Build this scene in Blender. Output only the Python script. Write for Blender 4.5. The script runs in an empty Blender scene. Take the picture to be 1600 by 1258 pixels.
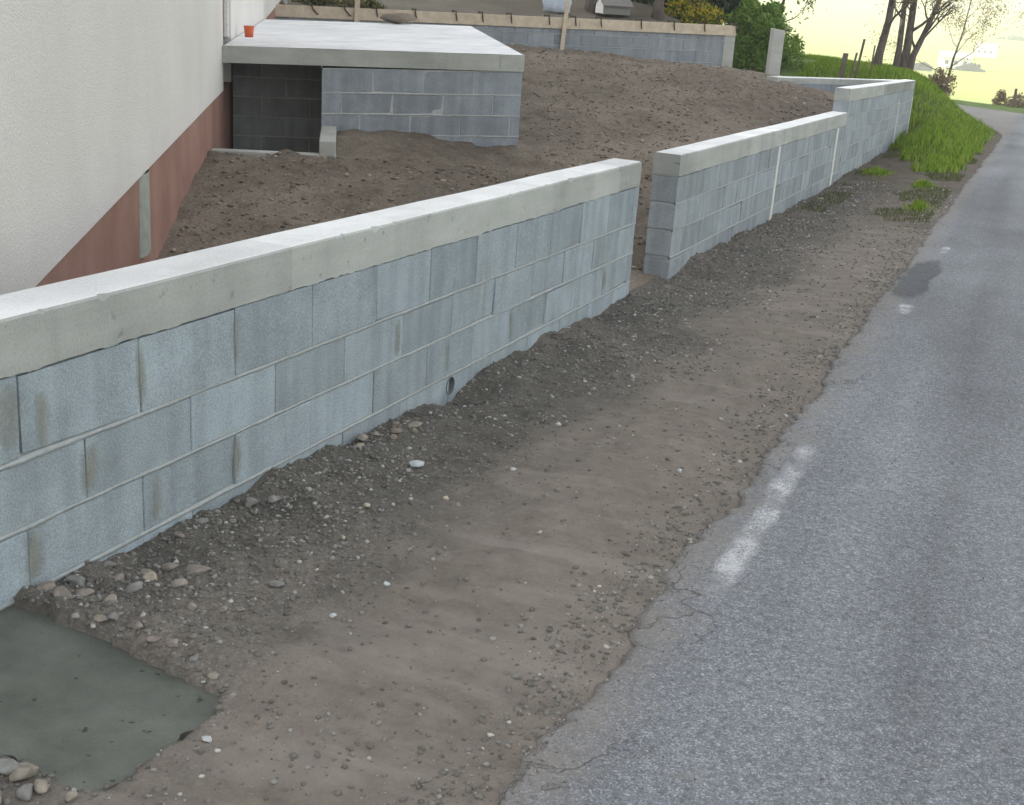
import bpy, math, random
import numpy as np
from mathutils import Matrix, Vector

# ------------------------------------------------------------------ camera, sky, sun, exposure
SC = bpy.context.scene
COL = SC.collection
CAMZ = 1.7
cam_data = bpy.data.cameras.new('camera')
cam = bpy.data.objects.new('camera', cam_data); COL.objects.link(cam)
FWD = Vector((-0.35209251, 0.87814856, -0.32386105))
RGT = Vector((0.91801299, 0.39145199, 0.06338369))
UPV = Vector((-0.18243635, 0.27499173, 0.94397909))
cam.matrix_world = Matrix(((RGT.x, UPV.x, -FWD.x, 0), (RGT.y, UPV.y, -FWD.y, 0), (RGT.z, UPV.z, -FWD.z, CAMZ), (0, 0, 0, 1)))
cam_data.sensor_fit = 'HORIZONTAL'; cam_data.sensor_width = 36.0; cam_data.lens = 36.0 * 1955.2 / 1600.0
cam_data.clip_start = 0.05; cam_data.clip_end = 9000
SC.camera = cam

SUN_EL, SUN_AZ = math.radians(20), math.radians(-108)      # azimuth from +Y towards +X: evening sun on the left, behind an unseen hill shaped to shade the site
sun_dir = Vector((math.sin(SUN_AZ) * math.cos(SUN_EL), math.cos(SUN_AZ) * math.cos(SUN_EL), math.sin(SUN_EL)))
world = bpy.data.worlds.new('World'); SC.world = world; world.use_nodes = True
wn = world.node_tree; wn.nodes.clear()
sky = wn.nodes.new('ShaderNodeTexSky'); sky.sky_type = 'NISHITA'; sky.sun_disc = False
sky.sun_elevation = SUN_EL; sky.sun_rotation = SUN_AZ; sky.air_density = 1.0; sky.dust_density = 2.0; sky.ozone_density = 1.0
hsv = wn.nodes.new('ShaderNodeHueSaturation'); hsv.inputs['Saturation'].default_value = 0.34
bg = wn.nodes.new('ShaderNodeBackground'); bg.inputs['Strength'].default_value = 0.15
wo = wn.nodes.new('ShaderNodeOutputWorld')
wn.links.new(sky.outputs[0], hsv.inputs['Color']); wn.links.new(hsv.outputs[0], bg.inputs['Color']); wn.links.new(bg.outputs[0], wo.inputs['Surface'])
sun_data = bpy.data.lights.new('sun', 'SUN'); sun_data.energy = 5.0; sun_data.angle = math.radians(0.6); sun_data.color = (1.0, 0.97, 0.92)
sun = bpy.data.objects.new('sun', sun_data); COL.objects.link(sun); sun.location = (-20, 0, 30)
sun.rotation_euler = (-sun_dir).to_track_quat('-Z', 'Y').to_euler()
vs = SC.view_settings
vs.view_transform = 'Standard'; vs.look = 'None'; vs.gamma = 1.0; vs.use_curve_mapping = False; vs.exposure = 1.6
SC.cycles.use_denoising = True
SC.cycles.max_bounces = 5; SC.cycles.diffuse_bounces = 3; SC.cycles.glossy_bounces = 2; SC.cycles.transmission_bounces = 2; SC.cycles.volume_bounces = 1; SC.cycles.transparent_max_bounces = 12

# ------------------------------------------------------------------ helpers
rng = np.random.default_rng(7); random.seed(7)
S = 0.0325                                              # the road and the walls fall away at 3.25 %

def sstep(a, b, x):
    t = np.clip((np.asarray(x, float) - a) / (b - a), 0, 1); return t * t * (3 - 2 * t)

def _hash(ix, iy, seed):
    h = (ix.astype(np.int64) * 374761393 + iy.astype(np.int64) * 668265263 + seed * 974634077) & 0xffffffff
    h = ((h ^ (h >> 13)) * 1274126177) & 0xffffffff
    return ((h ^ (h >> 16)) & 0xffff) / 65535.0

def vnoise(x, y, seed=0):
    x = np.asarray(x, float); y = np.asarray(y, float)
    ix = np.floor(x); iy = np.floor(y); fx = x - ix; fy = y - iy
    fx = fx * fx * (3 - 2 * fx); fy = fy * fy * (3 - 2 * fy)
    ix = ix.astype(np.int64); iy = iy.astype(np.int64)
    a = _hash(ix, iy, seed); b = _hash(ix + 1, iy, seed); c = _hash(ix, iy + 1, seed); d = _hash(ix + 1, iy + 1, seed)
    return (a + (b - a) * fx) * (1 - fy) + (c + (d - c) * fx) * fy - 0.5

def fbm(x, y, scale, octaves=4, seed=0, gain=0.5):
    s = 0; a = 1.0; f = scale
    for o in range(octaves):
        s = s + a * vnoise(np.asarray(x) * f + 17.3 * o, np.asarray(y) * f - 9.1 * o, seed + o); a *= gain; f *= 2.03
    return s

def tag(o, label=None, cat=None, group=None, kind=None):
    if label: o['label'] = label
    if cat: o['category'] = cat
    if group: o['group'] = group
    if kind: o['kind'] = kind
    return o

def npmesh(name, V, F, smooth=False):
    V = np.asarray(V, np.float32); F = np.asarray(F, np.int32)
    me = bpy.data.meshes.new(name); n = F.shape[1]
    me.vertices.add(len(V)); me.vertices.foreach_set('co', V.ravel())
    me.loops.add(F.size); me.loops.foreach_set('vertex_index', F.ravel())
    me.polygons.add(len(F)); me.polygons.foreach_set('loop_start', np.arange(0, F.size, n, dtype=np.int32))
    me.polygons.foreach_set('loop_total', np.full(len(F), n, np.int32))
    if smooth: me.polygons.foreach_set('use_smooth', np.ones(len(F), bool))
    me.update(calc_edges=True)
    return me

def link(name, me, mat, parent=None, loc=(0, 0, 0)):
    if mat is not None and not me.materials: me.materials.append(mat)
    o = bpy.data.objects.new(name, me); COL.objects.link(o); o.location = loc
    if parent is not None: o.parent = parent
    return o

def wlink(name, V, F, mat, parent=None, smooth=False, centre=True):
    """mesh given in WORLD coordinates; origin moved to its centre, parent offset taken off"""
    V = np.asarray(V, float)
    c = (V.min(0) + V.max(0)) / 2 if centre else np.zeros(3)
    if isinstance(F, np.ndarray): me = npmesh(name, V - c, F, smooth)
    else:
        me = bpy.data.meshes.new(name); me.from_pydata([tuple(v) for v in (V - c)], [], F); me.update()
        if smooth: me.polygons.foreach_set('use_smooth', np.ones(len(me.polygons), bool))
    p = np.array(parent.location) if parent is not None else np.zeros(3)
    return link(name, me, mat, parent, tuple(c - p))

def empty(name, loc):
    o = bpy.data.objects.new(name, None); COL.objects.link(o); o.location = loc; o.empty_display_size = 0.2; return o

def cbox(x0, x1, y0, y1, z0, z1, c=0.004):
    """chamfered box: 24 vertices, 26 faces"""
    V = []; idx = {}
    lo = (x0, y0, z0); hi = (x1, y1, z1)
    for sx in (0, 1):
        for sy in (0, 1):
            for sz in (0, 1):
                s = (sx, sy, sz)
                for ax in range(3):
                    p = []
                    for k in range(3):
                        b = hi[k] if s[k] else lo[k]
                        if k != ax: b += -c if s[k] else c
                        p.append(b)
                    idx[(s, ax)] = len(V); V.append(p)
    F = []
    for ax in range(3):
        a, b = [(1, 2), (2, 0), (0, 1)][ax]
        for sd in (0, 1):
            def cor(i, j):
                s = [0, 0, 0]; s[ax] = sd; s[a] = i; s[b] = j; return idx[(tuple(s), ax)]
            q = [cor(0, 0), cor(1, 0), cor(1, 1), cor(0, 1)]
            F.append(q if sd else q[::-1])
    for ax in range(3):                                   # edges along ax
        a, b = [(1, 2), (2, 0), (0, 1)][ax]
        for i in (0, 1):
            for j in (0, 1):
                def key(e, which):
                    s = [0, 0, 0]; s[ax] = e; s[a] = i; s[b] = j; return idx[(tuple(s), which)]
                q = [key(0, a), key(1, a), key(1, b), key(0, b)]
                F.append(q if (i == j) else q[::-1])
    for sx in (0, 1):
        for sy in (0, 1):
            for sz in (0, 1):
                s = (sx, sy, sz); q = [idx[(s, 0)], idx[(s, 1)], idx[(s, 2)]]
                F.append(q if (sx + sy + sz) % 2 else q[::-1])
    return np.array(V, float), F

def pbox(x0, x1, y0, y1, z0, z1):
    V = np.array([(x, y, z) for x in (x0, x1) for y in (y0, y1) for z in (z0, z1)], float)
    F = [[0, 1, 3, 2], [4, 6, 7, 5], [0, 4, 5, 1], [2, 3, 7, 6], [0, 2, 6, 4], [1, 5, 7, 3]]
    return V, F

def merge(parts):
    V = []; F = []; n = 0
    for v, f in parts:
        V.append(np.asarray(v, float)); F += [[i + n for i in q] for q in f]; n += len(v)
    return np.concatenate(V), F

def tube(pts, radii, seg=8, cap=True):
    pts = [Vector(p) for p in pts]; V = []; F = []
    for i, p in enumerate(pts):
        d = (pts[min(i + 1, len(pts) - 1)] - pts[max(i - 1, 0)]).normalized()
        a = d.orthogonal().normalized() if i == 0 else (pa - d * pa.dot(d)).normalized()
        pa = a; b = d.cross(a)
        for k in range(seg):
            t = 2 * math.pi * k / seg
            V.append(p + (a * math.cos(t) + b * math.sin(t)) * radii[i])
    for i in range(len(pts) - 1):
        for k in range(seg):
            k2 = (k + 1) % seg
            F.append([i * seg + k, i * seg + k2, (i + 1) * seg + k2, (i + 1) * seg + k])
    if cap:
        F.append(list(range(seg))[::-1]); F.append([(len(pts) - 1) * seg + k for k in range(seg)])
    return np.array([tuple(v) for v in V], float), F

# ------------------------------------------------------------------ materials
class NT:
    def __init__(self, name):
        self.m = bpy.data.materials.new(name); self.m.use_nodes = True
        self.t = self.m.node_tree; self.t.nodes.clear()
        self.out = self.t.nodes.new('ShaderNodeOutputMaterial'); self.b = self.t.nodes.new('ShaderNodeBsdfPrincipled')
        self.t.links.new(self.b.outputs[0], self.out.inputs['Surface'])
        self.b.inputs['Roughness'].default_value = 0.9
        self.b.inputs['Specular IOR Level'].default_value = 0.25
        self._pos = None
    def n(self, t, **k):
        o = self.t.nodes.new(t)
        for a, v in k.items(): setattr(o, a, v)
        return o
    def l(self, a, b): self.t.links.new(a, b)
    def pos(self, scale=(1, 1, 1)):
        if self._pos is None: self._pos = self.n('ShaderNodeNewGeometry').outputs['Position']
        if scale == (1, 1, 1): return self._pos
        mp = self.n('ShaderNodeVectorMath', operation='MULTIPLY'); self.l(self._pos, mp.inputs[0]); mp.inputs[1].default_value = scale
        return mp.outputs[0]
    def noise(self, scale, detail=4, rough=0.55, vec=(1, 1, 1), dist=0.0):
        o = self.n('ShaderNodeTexNoise'); o.inputs['Scale'].default_value = scale; o.inputs['Detail'].default_value = detail
        o.inputs['Roughness'].default_value = rough; o.inputs['Distortion'].default_value = dist
        self.l(self.pos(vec), o.inputs['Vector']); return o.outputs['Fac']
    def voro(self, scale, out='Color', vec=(1, 1, 1), feature='F1'):
        o = self.n('ShaderNodeTexVoronoi', feature=feature); o.inputs['Scale'].default_value = scale
        self.l(self.pos(vec), o.inputs['Vector']); return o.outputs[out]
    def ramp(self, fac, stops):
        o = self.n('ShaderNodeValToRGB'); e = o.color_ramp.elements
        while len(e) < len(stops): e.new(0.5)
        for i, (p, c) in enumerate(stops):
            e[i].position = p; e[i].color = (c, c, c, 1) if isinstance(c, (int, float)) else (*c, 1)
        self.l(fac, o.inputs['Fac']); return o.outputs['Color']
    def mix(self, fac, a, b, mode='MIX'):
        o = self.n('ShaderNodeMix', data_type='RGBA', blend_type=mode)
        for i, v in ((0, fac), (6, a), (7, b)):
            if isinstance(v, (int, float)): o.inputs[i].default_value = v if i == 0 else (v, v, v, 1)
            elif isinstance(v, tuple): o.inputs[i].default_value = (*v, 1)
            else: self.l(v, o.inputs[i])
        return o.outputs[2]
    def math(self, op, a, b=0.0):
        o = self.n('ShaderNodeMath', operation=op)
        for i, v in ((0, a), (1, b)):
            if isinstance(v, (int, float)): o.inputs[i].default_value = v
            else: self.l(v, o.inputs[i])
        return o.outputs[0]
    def bump(self, h, dist=0.01, strength=0.6, prev=None):
        o = self.n('ShaderNodeBump'); o.inputs['Distance'].default_value = dist; o.inputs['Strength'].default_value = strength
        self.l(h, o.inputs['Height'])
        if prev is not None: self.l(prev, o.inputs['Normal'])
        self.l(o.outputs[0], self.b.inputs['Normal']); return o.outputs[0]
    def color(self, c):
        if isinstance(c, tuple): self.b.inputs['Base Color'].default_value = (*c, 1)
        else: self.l(c, self.b.inputs['Base Color'])
        return self.m
    def rough(self, r): self.b.inputs['Roughness'].default_value = r
    def objrand(self): return self.n('ShaderNodeObjectInfo').outputs['Random']
    def isle(self): return self.n('ShaderNodeNewGeometry').outputs['Random Per Island']

MAT = {}
def block_mat(name, base, stain=0.5, streak=0.35):
    m = NT(name)
    dark = (base[0] * 0.86, base[1] * 0.87, base[2] * 0.87); lite = (base[0] * 1.10, base[1] * 1.12, base[2] * 1.13)
    c = m.ramp(m.objrand(), [(0.0, dark), (0.5, base), (1.0, lite)])
    band = m.ramp(m.noise(9.0, 2, 0.5, (1, 1, 0.10)), [(0.38, 0.80), (0.48, 0.98), (0.62, 1.16)])        # damp and dry webs show as upright bands
    c = m.mix(streak * 1.6, c, m.mix(1.0, c, band, 'MULTIPLY'))
    blot = m.ramp(m.noise(6.0, 6, 0.7), [(0.32, 0.80), (0.7, 1.14)]); c = m.mix(0.7, c, m.mix(1.0, c, blot, 'MULTIPLY'))
    gr = m.ramp(m.noise(150, 3, 0.7), [(0.3, 0.66), (0.7, 1.28)]); c = m.mix(0.85, c, m.mix(1.0, c, gr, 'MULTIPLY'))
    st = m.ramp(m.noise(4.6, 3, 0.5, (1, 1, 0.16)), [(0.61, 0.0), (0.69, 1.0)])
    pat = m.ramp(m.noise(2.3, 3, 0.5), [(0.45, 0.0), (0.6, 1.0)])
    c = m.mix(m.math('MULTIPLY', m.math('MULTIPLY', st, pat), stain), c, (0.27, 0.245, 0.185))
    eff = m.ramp(m.noise(7.5, 6, 0.75, (1, 1, 0.45)), [(0.62, 0.0), (0.78, 1.0)])            # pale lime bloom
    c = m.mix(m.math('MULTIPLY', eff, 0.45), c, (0.56, 0.58, 0.58))
    m.bump(m.noise(130, 4, 0.75), 0.006, 0.85); m.rough(0.95)
    return m.color(c)
MAT['block'] = block_mat('concrete_block', (0.338, 0.388, 0.42), 0.5, 0.30)
MAT['block_grey'] = block_mat('grey_concrete_block', (0.315, 0.345, 0.37), 0.35, 0.36)
MAT['block_dark'] = block_mat('recess_shade_block', (0.24, 0.25, 0.245), 0.5, 0.3)  # darker block copy for the cellar recess, its shade put into the colour
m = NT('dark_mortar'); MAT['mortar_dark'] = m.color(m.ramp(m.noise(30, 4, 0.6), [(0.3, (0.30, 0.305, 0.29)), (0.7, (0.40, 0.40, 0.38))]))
MAT['block_far'] = block_mat('blue_grey_block', (0.29, 0.315, 0.345), 0.4, 0.35)

m = NT('mortar'); c = m.ramp(m.noise(40, 4, 0.6), [(0.3, (0.33, 0.35, 0.355)), (0.7, (0.43, 0.45, 0.455))]); m.bump(m.noise(120, 4, 0.7), 0.006, 0.8); MAT['mortar'] = m.color(c)
m = NT('pale_mortar'); c = m.ramp(m.noise(30, 4, 0.6), [(0.3, (0.38, 0.395, 0.40)), (0.7, (0.50, 0.515, 0.51))]); m.bump(m.noise(120, 4, 0.7), 0.006, 0.8); MAT['pale_mortar'] = m.color(c)
m = NT('strip_mortar'); m.bump(m.noise(120, 4, 0.7), 0.006, 0.8); MAT['strip_mortar'] = m.color(m.ramp(m.noise(30, 4, 0.6), [(0.3, (0.60, 0.60, 0.57)), (0.7, (0.72, 0.72, 0.69))]))
def concrete_mat(name, a, b, spots=0.3):
    m = NT(name)
    c = m.ramp(m.noise(1.7, 6, 0.62), [(0.3, a), (0.7, b)])
    c = m.mix(0.45, c, m.mix(1.0, c, m.ramp(m.noise(3.5, 4, 0.6, (1, 0.35, 3.0)), [(0.35, 0.8), (0.65, 1.12)]), 'MULTIPLY'))
    c = m.mix(0.5, c, m.mix(1.0, c, m.ramp(m.noise(120, 3, 0.6), [(0.3, 0.8), (0.7, 1.18)]), 'MULTIPLY'))
    sy_ = m.n('ShaderNodeSeparateXYZ'); m.l(m.pos(), sy_.inputs[0]); wn_ = m.n('ShaderNodeTexWhiteNoise', noise_dimensions='1D')
    m.l(m.math('FLOOR', m.math('MULTIPLY', sy_.outputs[1], 0.52)), wn_.inputs['W'])
    c = m.mix(0.8, c, m.mix(1.0, c, m.ramp(wn_.outputs['Value'], [(0.0, 0.86), (1.0, 1.1)]), 'MULTIPLY'))
    run = m.ramp(m.noise(3.0, 4, 0.6, (1, 1, 0.12)), [(0.52, 0.0), (0.72, 1.0)]); c = m.mix(m.math('MULTIPLY', run, 0.35), c, tuple(x * 0.62 for x in a))
    sp = m.math('MAXIMUM', m.ramp(m.noise(14, 2, 0.5), [(0.68, 0.0), (0.74, 1.0)]), m.ramp(m.noise(60, 2, 0.5), [(0.70, 0.0), (0.76, 1.0)]))
    c = m.mix(m.math('MULTIPLY', sp, spots), c, tuple(x * 0.45 for x in a))
    m.bump(m.noise(55, 5, 0.7), 0.004, 0.45); m.rough(0.85)
    return m.color(c)
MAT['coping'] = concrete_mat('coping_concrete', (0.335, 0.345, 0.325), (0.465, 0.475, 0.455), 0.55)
MAT['coping_top'] = concrete_mat('skylit_top_concrete', (0.76, 0.76, 0.76), (0.86, 0.86, 0.86), 0.1)  # coping concrete paled for upward faces: skylight put into the colour
MAT['coping_dark'] = concrete_mat('dark_coping_concrete', (0.20, 0.205, 0.20), (0.34, 0.345, 0.335), 0.6)
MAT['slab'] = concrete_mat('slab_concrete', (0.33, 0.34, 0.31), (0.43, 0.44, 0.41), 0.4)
MAT['slab_top'] = concrete_mat('skylit_slab_top', (0.74, 0.74, 0.75), (0.84, 0.84, 0.85), 0.1)  # slab concrete lightened on top, sky brightness painted into it
MAT['pillar'] = concrete_mat('pillar_concrete', (0.38, 0.38, 0.36), (0.46, 0.46, 0.43), 0.2)
m = NT('wet_concrete'); c = m.ramp(m.noise(5, 5, 0.6), [(0.3, (0.105, 0.112, 0.094)), (0.7, (0.18, 0.187, 0.162))])
c = m.mix(0.35, c, m.mix(1.0, c, m.ramp(m.noise(240, 3, 0.6), [(0.3, 0.75), (0.7, 1.25)]), 'MULTIPLY'))
sp = m.ramp(m.noise(26, 2, 0.4), [(0.71, 0.0), (0.76, 1.0)]); c = m.mix(sp, c, (0.05, 0.055, 0.042))
n0 = m.bump(m.noise(5, 3, 0.5, (1, 3, 1), 0.8), 0.03, 0.35); n1 = m.bump(m.noise(16, 5, 0.7), 0.016, 0.6, n0); m.bump(m.noise(110, 4, 0.75), 0.006, 0.9, n1); m.rough(0.9); MAT['wet'] = m.color(c)

m = NT('rough_render'); c = m.ramp(m.noise(0.8, 4, 0.6), [(0.3, (0.70, 0.665, 0.64)), (0.7, (0.775, 0.74, 0.715))])
c = m.mix(0.5, c, m.mix(1.0, c, m.ramp(m.noise(95, 3, 0.7), [(0.3, 0.78), (0.7, 1.2)]), 'MULTIPLY'))
c = m.mix(0.6, c, m.mix(1.0, c, m.ramp(m.noise(2.2, 3, 0.5, (1, 1, 0.06)), [(0.35, 0.985), (0.65, 1.01)]), 'MULTIPLY'))
m.bump(m.noise(85, 4, 0.75), 0.012, 0.8); m.rough(0.95); MAT['render'] = m.color(c)
m = NT('plinth_paint'); c = m.ramp(m.noise(1.6, 5, 0.6), [(0.3, (0.25, 0.135, 0.105)), (0.7, (0.35, 0.205, 0.165))])
c = m.mix(0.5, c, m.mix(1.0, c, m.ramp(m.noise(3, 3, 0.5, (1, 1, 0.1)), [(0.35, 0.85), (0.65, 1.15)]), 'MULTIPLY'))
m.bump(m.noise(70, 4, 0.7), 0.006, 0.5); MAT['plinth'] = m.color(c)

m = NT('asphalt'); g = m.voro(230); gs = m.n('ShaderNodeSeparateColor'); m.l(g, gs.inputs[0])
c = m.ramp(gs.outputs[0], [(0.0, (0.13, 0.137, 0.15)), (0.55, (0.19, 0.20, 0.218)), (0.85, (0.25, 0.262, 0.284)), (1.0, (0.38, 0.388, 0.405))])
c = m.mix(0.85, c, m.mix(1.0, c, m.ramp(m.noise(42, 3, 0.65), [(0.34, 0.74), (0.66, 1.25)]), 'MULTIPLY'))
c = m.mix(0.6, c, m.mix(1.0, c, m.ramp(m.noise(1.1, 5, 0.6, (1, 0.35, 1)), [(0.3, 0.80), (0.7, 1.18)]), 'MULTIPLY'))
stn = m.ramp(m.noise(0.55, 5, 0.6, (1, 0.6, 1)), [(0.36, 0.80), (0.6, 1.08)]); c = m.mix(1.0, c, stn, 'MULTIPLY')
fil = m.ramp(m.noise(7, 5, 0.7), [(0.60, 0.0), (0.74, 1.0)]); c = m.mix(m.math('MULTIPLY', fil, 0.35), c, (0.21, 0.19, 0.165))
sxa = m.n('ShaderNodeSeparateXYZ'); m.l(m.pos(), sxa.inputs[0])
wob = m.n('ShaderNodeVectorMath', operation='ADD'); nz = m.n('ShaderNodeTexNoise'); nz.inputs['Scale'].default_value = 3.0; nz.inputs['Detail'].default_value = 5; m.l(m.pos(), nz.inputs['Vector']); m.l(m.pos((1, 0.55, 1)), wob.inputs[0]); m.l(nz.outputs['Color'], wob.inputs[1])
vc = m.n('ShaderNodeTexVoronoi', feature='DISTANCE_TO_EDGE'); vc.inputs['Scale'].default_value = 1.5; m.l(wob.outputs[0], vc.inputs['Vector'])
crk = m.ramp(vc.outputs['Distance'], [(0.002, 1.0), (0.009, 0.0)]); em = m.ramp(m.math('ADD', sxa.outputs[0], m.math('MULTIPLY', m.noise(1.2, 3), 0.5)), [(0.0, 1.0), (0.001, 0.0)])
em = m.ramp(m.math('ADD', m.math('ADD', sxa.outputs[0], 1.0), m.math('MULTIPLY', m.math('SUBTRACT', m.noise(0.9, 2), 0.5), 1.1)), [(0.22, 1.0), (0.36, 0.0)])
crk = m.math('MULTIPLY', crk, em); c = m.mix(m.math('MULTIPLY', crk, 0.3), c, (0.07, 0.068, 0.065))
pol = m.ramp(m.noise(0.9, 3, 0.5, (2.2, 0.12, 1)), [(0.35, 0.80), (0.62, 1.10)]); c = m.mix(1.0, c, pol, 'MULTIPLY')
dst = m.ramp(m.math('ADD', m.math('ADD', sxa.outputs[0], 1.0), m.math('MULTIPLY', m.math('SUBTRACT', m.noise(6, 5, 0.7), 0.5), 0.5)), [(0.16, 1.0), (0.36, 0.0)]); c = m.mix(m.math('MULTIPLY', dst, 0.6), c, (0.235, 0.21, 0.185))
n1 = m.bump(gs.outputs[1], 0.004, 0.6); n2 = m.bump(m.noise(60, 3, 0.6), 0.006, 0.4, n1); m.bump(m.math('SUBTRACT', 1.0, crk), 0.01, 0.8, n2); m.rough(0.8); MAT['asphalt'] = m.color(c)
m = NT('dark_asphalt'); c = m.ramp(m.noise(90, 4, 0.6), [(0.3, (0.085, 0.09, 0.10)), (0.7, (0.17, 0.175, 0.185))]); m.bump(m.noise(160, 3, 0.6), 0.006, 0.7); MAT['asphalt_dark'] = m.color(c)
trd = m.n('ShaderNodeBsdfTransparent'); mxd = m.n('ShaderNodeMixShader'); atd = m.n('ShaderNodeAttribute', attribute_name='fade')
fdd = m.ramp(m.math('ADD', atd.outputs['Fac'], m.math('MULTIPLY', m.math('SUBTRACT', m.noise(14, 6, 0.75), 0.5), 1.5)), [(0.30, 0.0), (1.0, 0.75)])
m.l(fdd, mxd.inputs[0]); m.l(trd.outputs[0], mxd.inputs[1]); m.l(m.b.outputs[0], mxd.inputs[2]); m.l(mxd.outputs[0], m.out.inputs['Surface'])
m = NT('worn_road_paint'); c = m.ramp(m.noise(120, 3, 0.6), [(0.3, (0.46, 0.47, 0.49)), (0.7, (0.66, 0.67, 0.69))])
tr = m.n('ShaderNodeBsdfTransparent'); mx = m.n('ShaderNodeMixShader')
w1 = m.math('ADD', m.noise(130, 3, 0.7), m.math('MULTIPLY', m.math('SUBTRACT', m.noise(5.5, 4, 0.65), 0.5), 1.0))
atp = m.n('ShaderNodeAttribute', attribute_name='fade'); w1 = m.math('ADD', w1, m.math('MULTIPLY', m.math('SUBTRACT', atp.outputs['Fac'], 0.85), 0.55))
fac = m.math('MULTIPLY', m.ramp(w1, [(0.36, 0.0), (0.74, 1.0)]), 0.8)
m.l(fac, mx.inputs[0]); m.l(tr.outputs[0], mx.inputs[1]); m.l(m.b.outputs[0], mx.inputs[2]); m.l(mx.outputs[0], m.out.inputs['Surface']); MAT['paint'] = m.color(c)

def dirt_mat(name, a, b, dust, pscale=1.3, grain=150):
    m = NT(name)
    c = m.ramp(m.noise(7, 7, 0.68), [(0.28, a), (0.72, b)])
    d = m.ramp(m.noise(pscale, 5, 0.6, (1.0, 0.6, 1.0)), [(0.44, 0.0), (0.64, 1.0)]); c = m.mix(m.math('MULTIPLY', d, 0.75), c, dust)
    v = m.voro(grain); vsx = m.n('ShaderNodeSeparateColor'); m.l(v, vsx.inputs[0])
    c = m.mix(0.8, c, m.mix(1.0, c, m.ramp(vsx.outputs[0], [(0.0, 0.78), (0.7, 1.04), (1.0, 1.4)]), 'MULTIPLY'))
    c = m.mix(0.6, c, m.mix(1.0, c, m.ramp(m.noise(45, 4, 0.7), [(0.3, 0.65), (0.7, 1.35)]), 'MULTIPLY'))
    if name == 'gravelly_verge':
        sv = m.n('ShaderNodeSeparateXYZ'); m.l(m.pos(), sv.inputs[0])
        tan = m.ramp(m.math('ADD', m.math('ADD', sv.outputs[0], 2.5), m.math('MULTIPLY', m.math('SUBTRACT', m.noise(1.4, 4, 0.6), 0.5), 1.6)), [(0.62, 0.0), (1.0, 1.0)])
        c = m.mix(m.math('MULTIPLY', tan, 0.72), c, m.ramp(m.noise(11, 6, 0.65), [(0.3, (0.155, 0.131, 0.109)), (0.7, (0.25, 0.213, 0.181))]))
        trk = m.ramp(m.noise(2.4, 4, 0.55, (0.45, 1.9, 1), 0.6), [(0.50, 0.0), (0.66, 1.0)]); c = m.mix(m.math('MULTIPLY', m.math('MULTIPLY', trk, tan), 0.45), c, (0.285, 0.25, 0.22))
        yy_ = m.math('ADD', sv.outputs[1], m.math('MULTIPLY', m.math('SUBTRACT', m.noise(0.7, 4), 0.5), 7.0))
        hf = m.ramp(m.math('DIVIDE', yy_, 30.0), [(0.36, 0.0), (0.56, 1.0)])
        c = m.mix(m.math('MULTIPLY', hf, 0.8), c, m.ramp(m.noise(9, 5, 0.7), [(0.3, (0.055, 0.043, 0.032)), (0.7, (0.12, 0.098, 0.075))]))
    n1 = m.bump(m.noise(40, 5, 0.65), 0.012, 0.6); m.bump(vsx.outputs[1], 0.004, 0.5, n1); m.rough(0.97)
    return m.color(c)
MAT['verge'] = dirt_mat('gravelly_verge', (0.080, 0.074, 0.063), (0.140, 0.129, 0.112), (0.205, 0.178, 0.153))
MAT['soil'] = dirt_mat('garden_soil', (0.088, 0.071, 0.054), (0.165, 0.136, 0.107), (0.24, 0.20, 0.16), 0.45, 60)
def isle_mat(name, stops, rough=0.9, bump=None):
    m = NT(name); c = m.ramp(m.isle(), stops)
    if bump:
        c = m.mix(0.5, c, m.mix(1.0, c, m.ramp(m.noise(bump, 4, 0.6), [(0.3, 0.7), (0.7, 1.3)]), 'MULTIPLY')); m.bump(m.noise(bump, 4, 0.7), 0.004, 0.6)
    m.rough(rough); return m.color(c)
MAT['gravel'] = isle_mat('gravel', [(0.0, (0.12, 0.11, 0.094)), (0.4, (0.16, 0.148, 0.13)), (0.8, (0.21, 0.20, 0.182)), (0.95, (0.30, 0.29, 0.27)), (1.0, (0.5, 0.49, 0.46))], 0.9, 90)
MAT['clod'] = isle_mat('soil_clods', [(0.0, (0.14, 0.113, 0.09)), (0.5, (0.20, 0.164, 0.132)), (0.9, (0.26, 0.218, 0.178)), (1.0, (0.36, 0.32, 0.27))], 0.97, 50)
def stone_mat(name, c0):
    m = NT(name); c = m.ramp(m.noise(35, 4, 0.6), [(0.3, tuple(x * 0.72 for x in c0)), (0.7, tuple(min(1, x * 1.2) for x in c0))]); m.bump(m.noise(60, 4, 0.65), 0.006, 0.6); return m.color(c)
MAT['stone_white'] = stone_mat('white_stone', (0.52, 0.54, 0.54)); MAT['stone_cream'] = stone_mat('cream_stone', (0.42, 0.37, 0.29))
MAT['stone_grey'] = stone_mat('grey_stone', (0.23, 0.225, 0.21)); MAT['stone_brown'] = stone_mat('brown_stone', (0.25, 0.215, 0.185)); MAT['stone_tan'] = stone_mat('tan_stone', (0.28, 0.25, 0.205))

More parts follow.
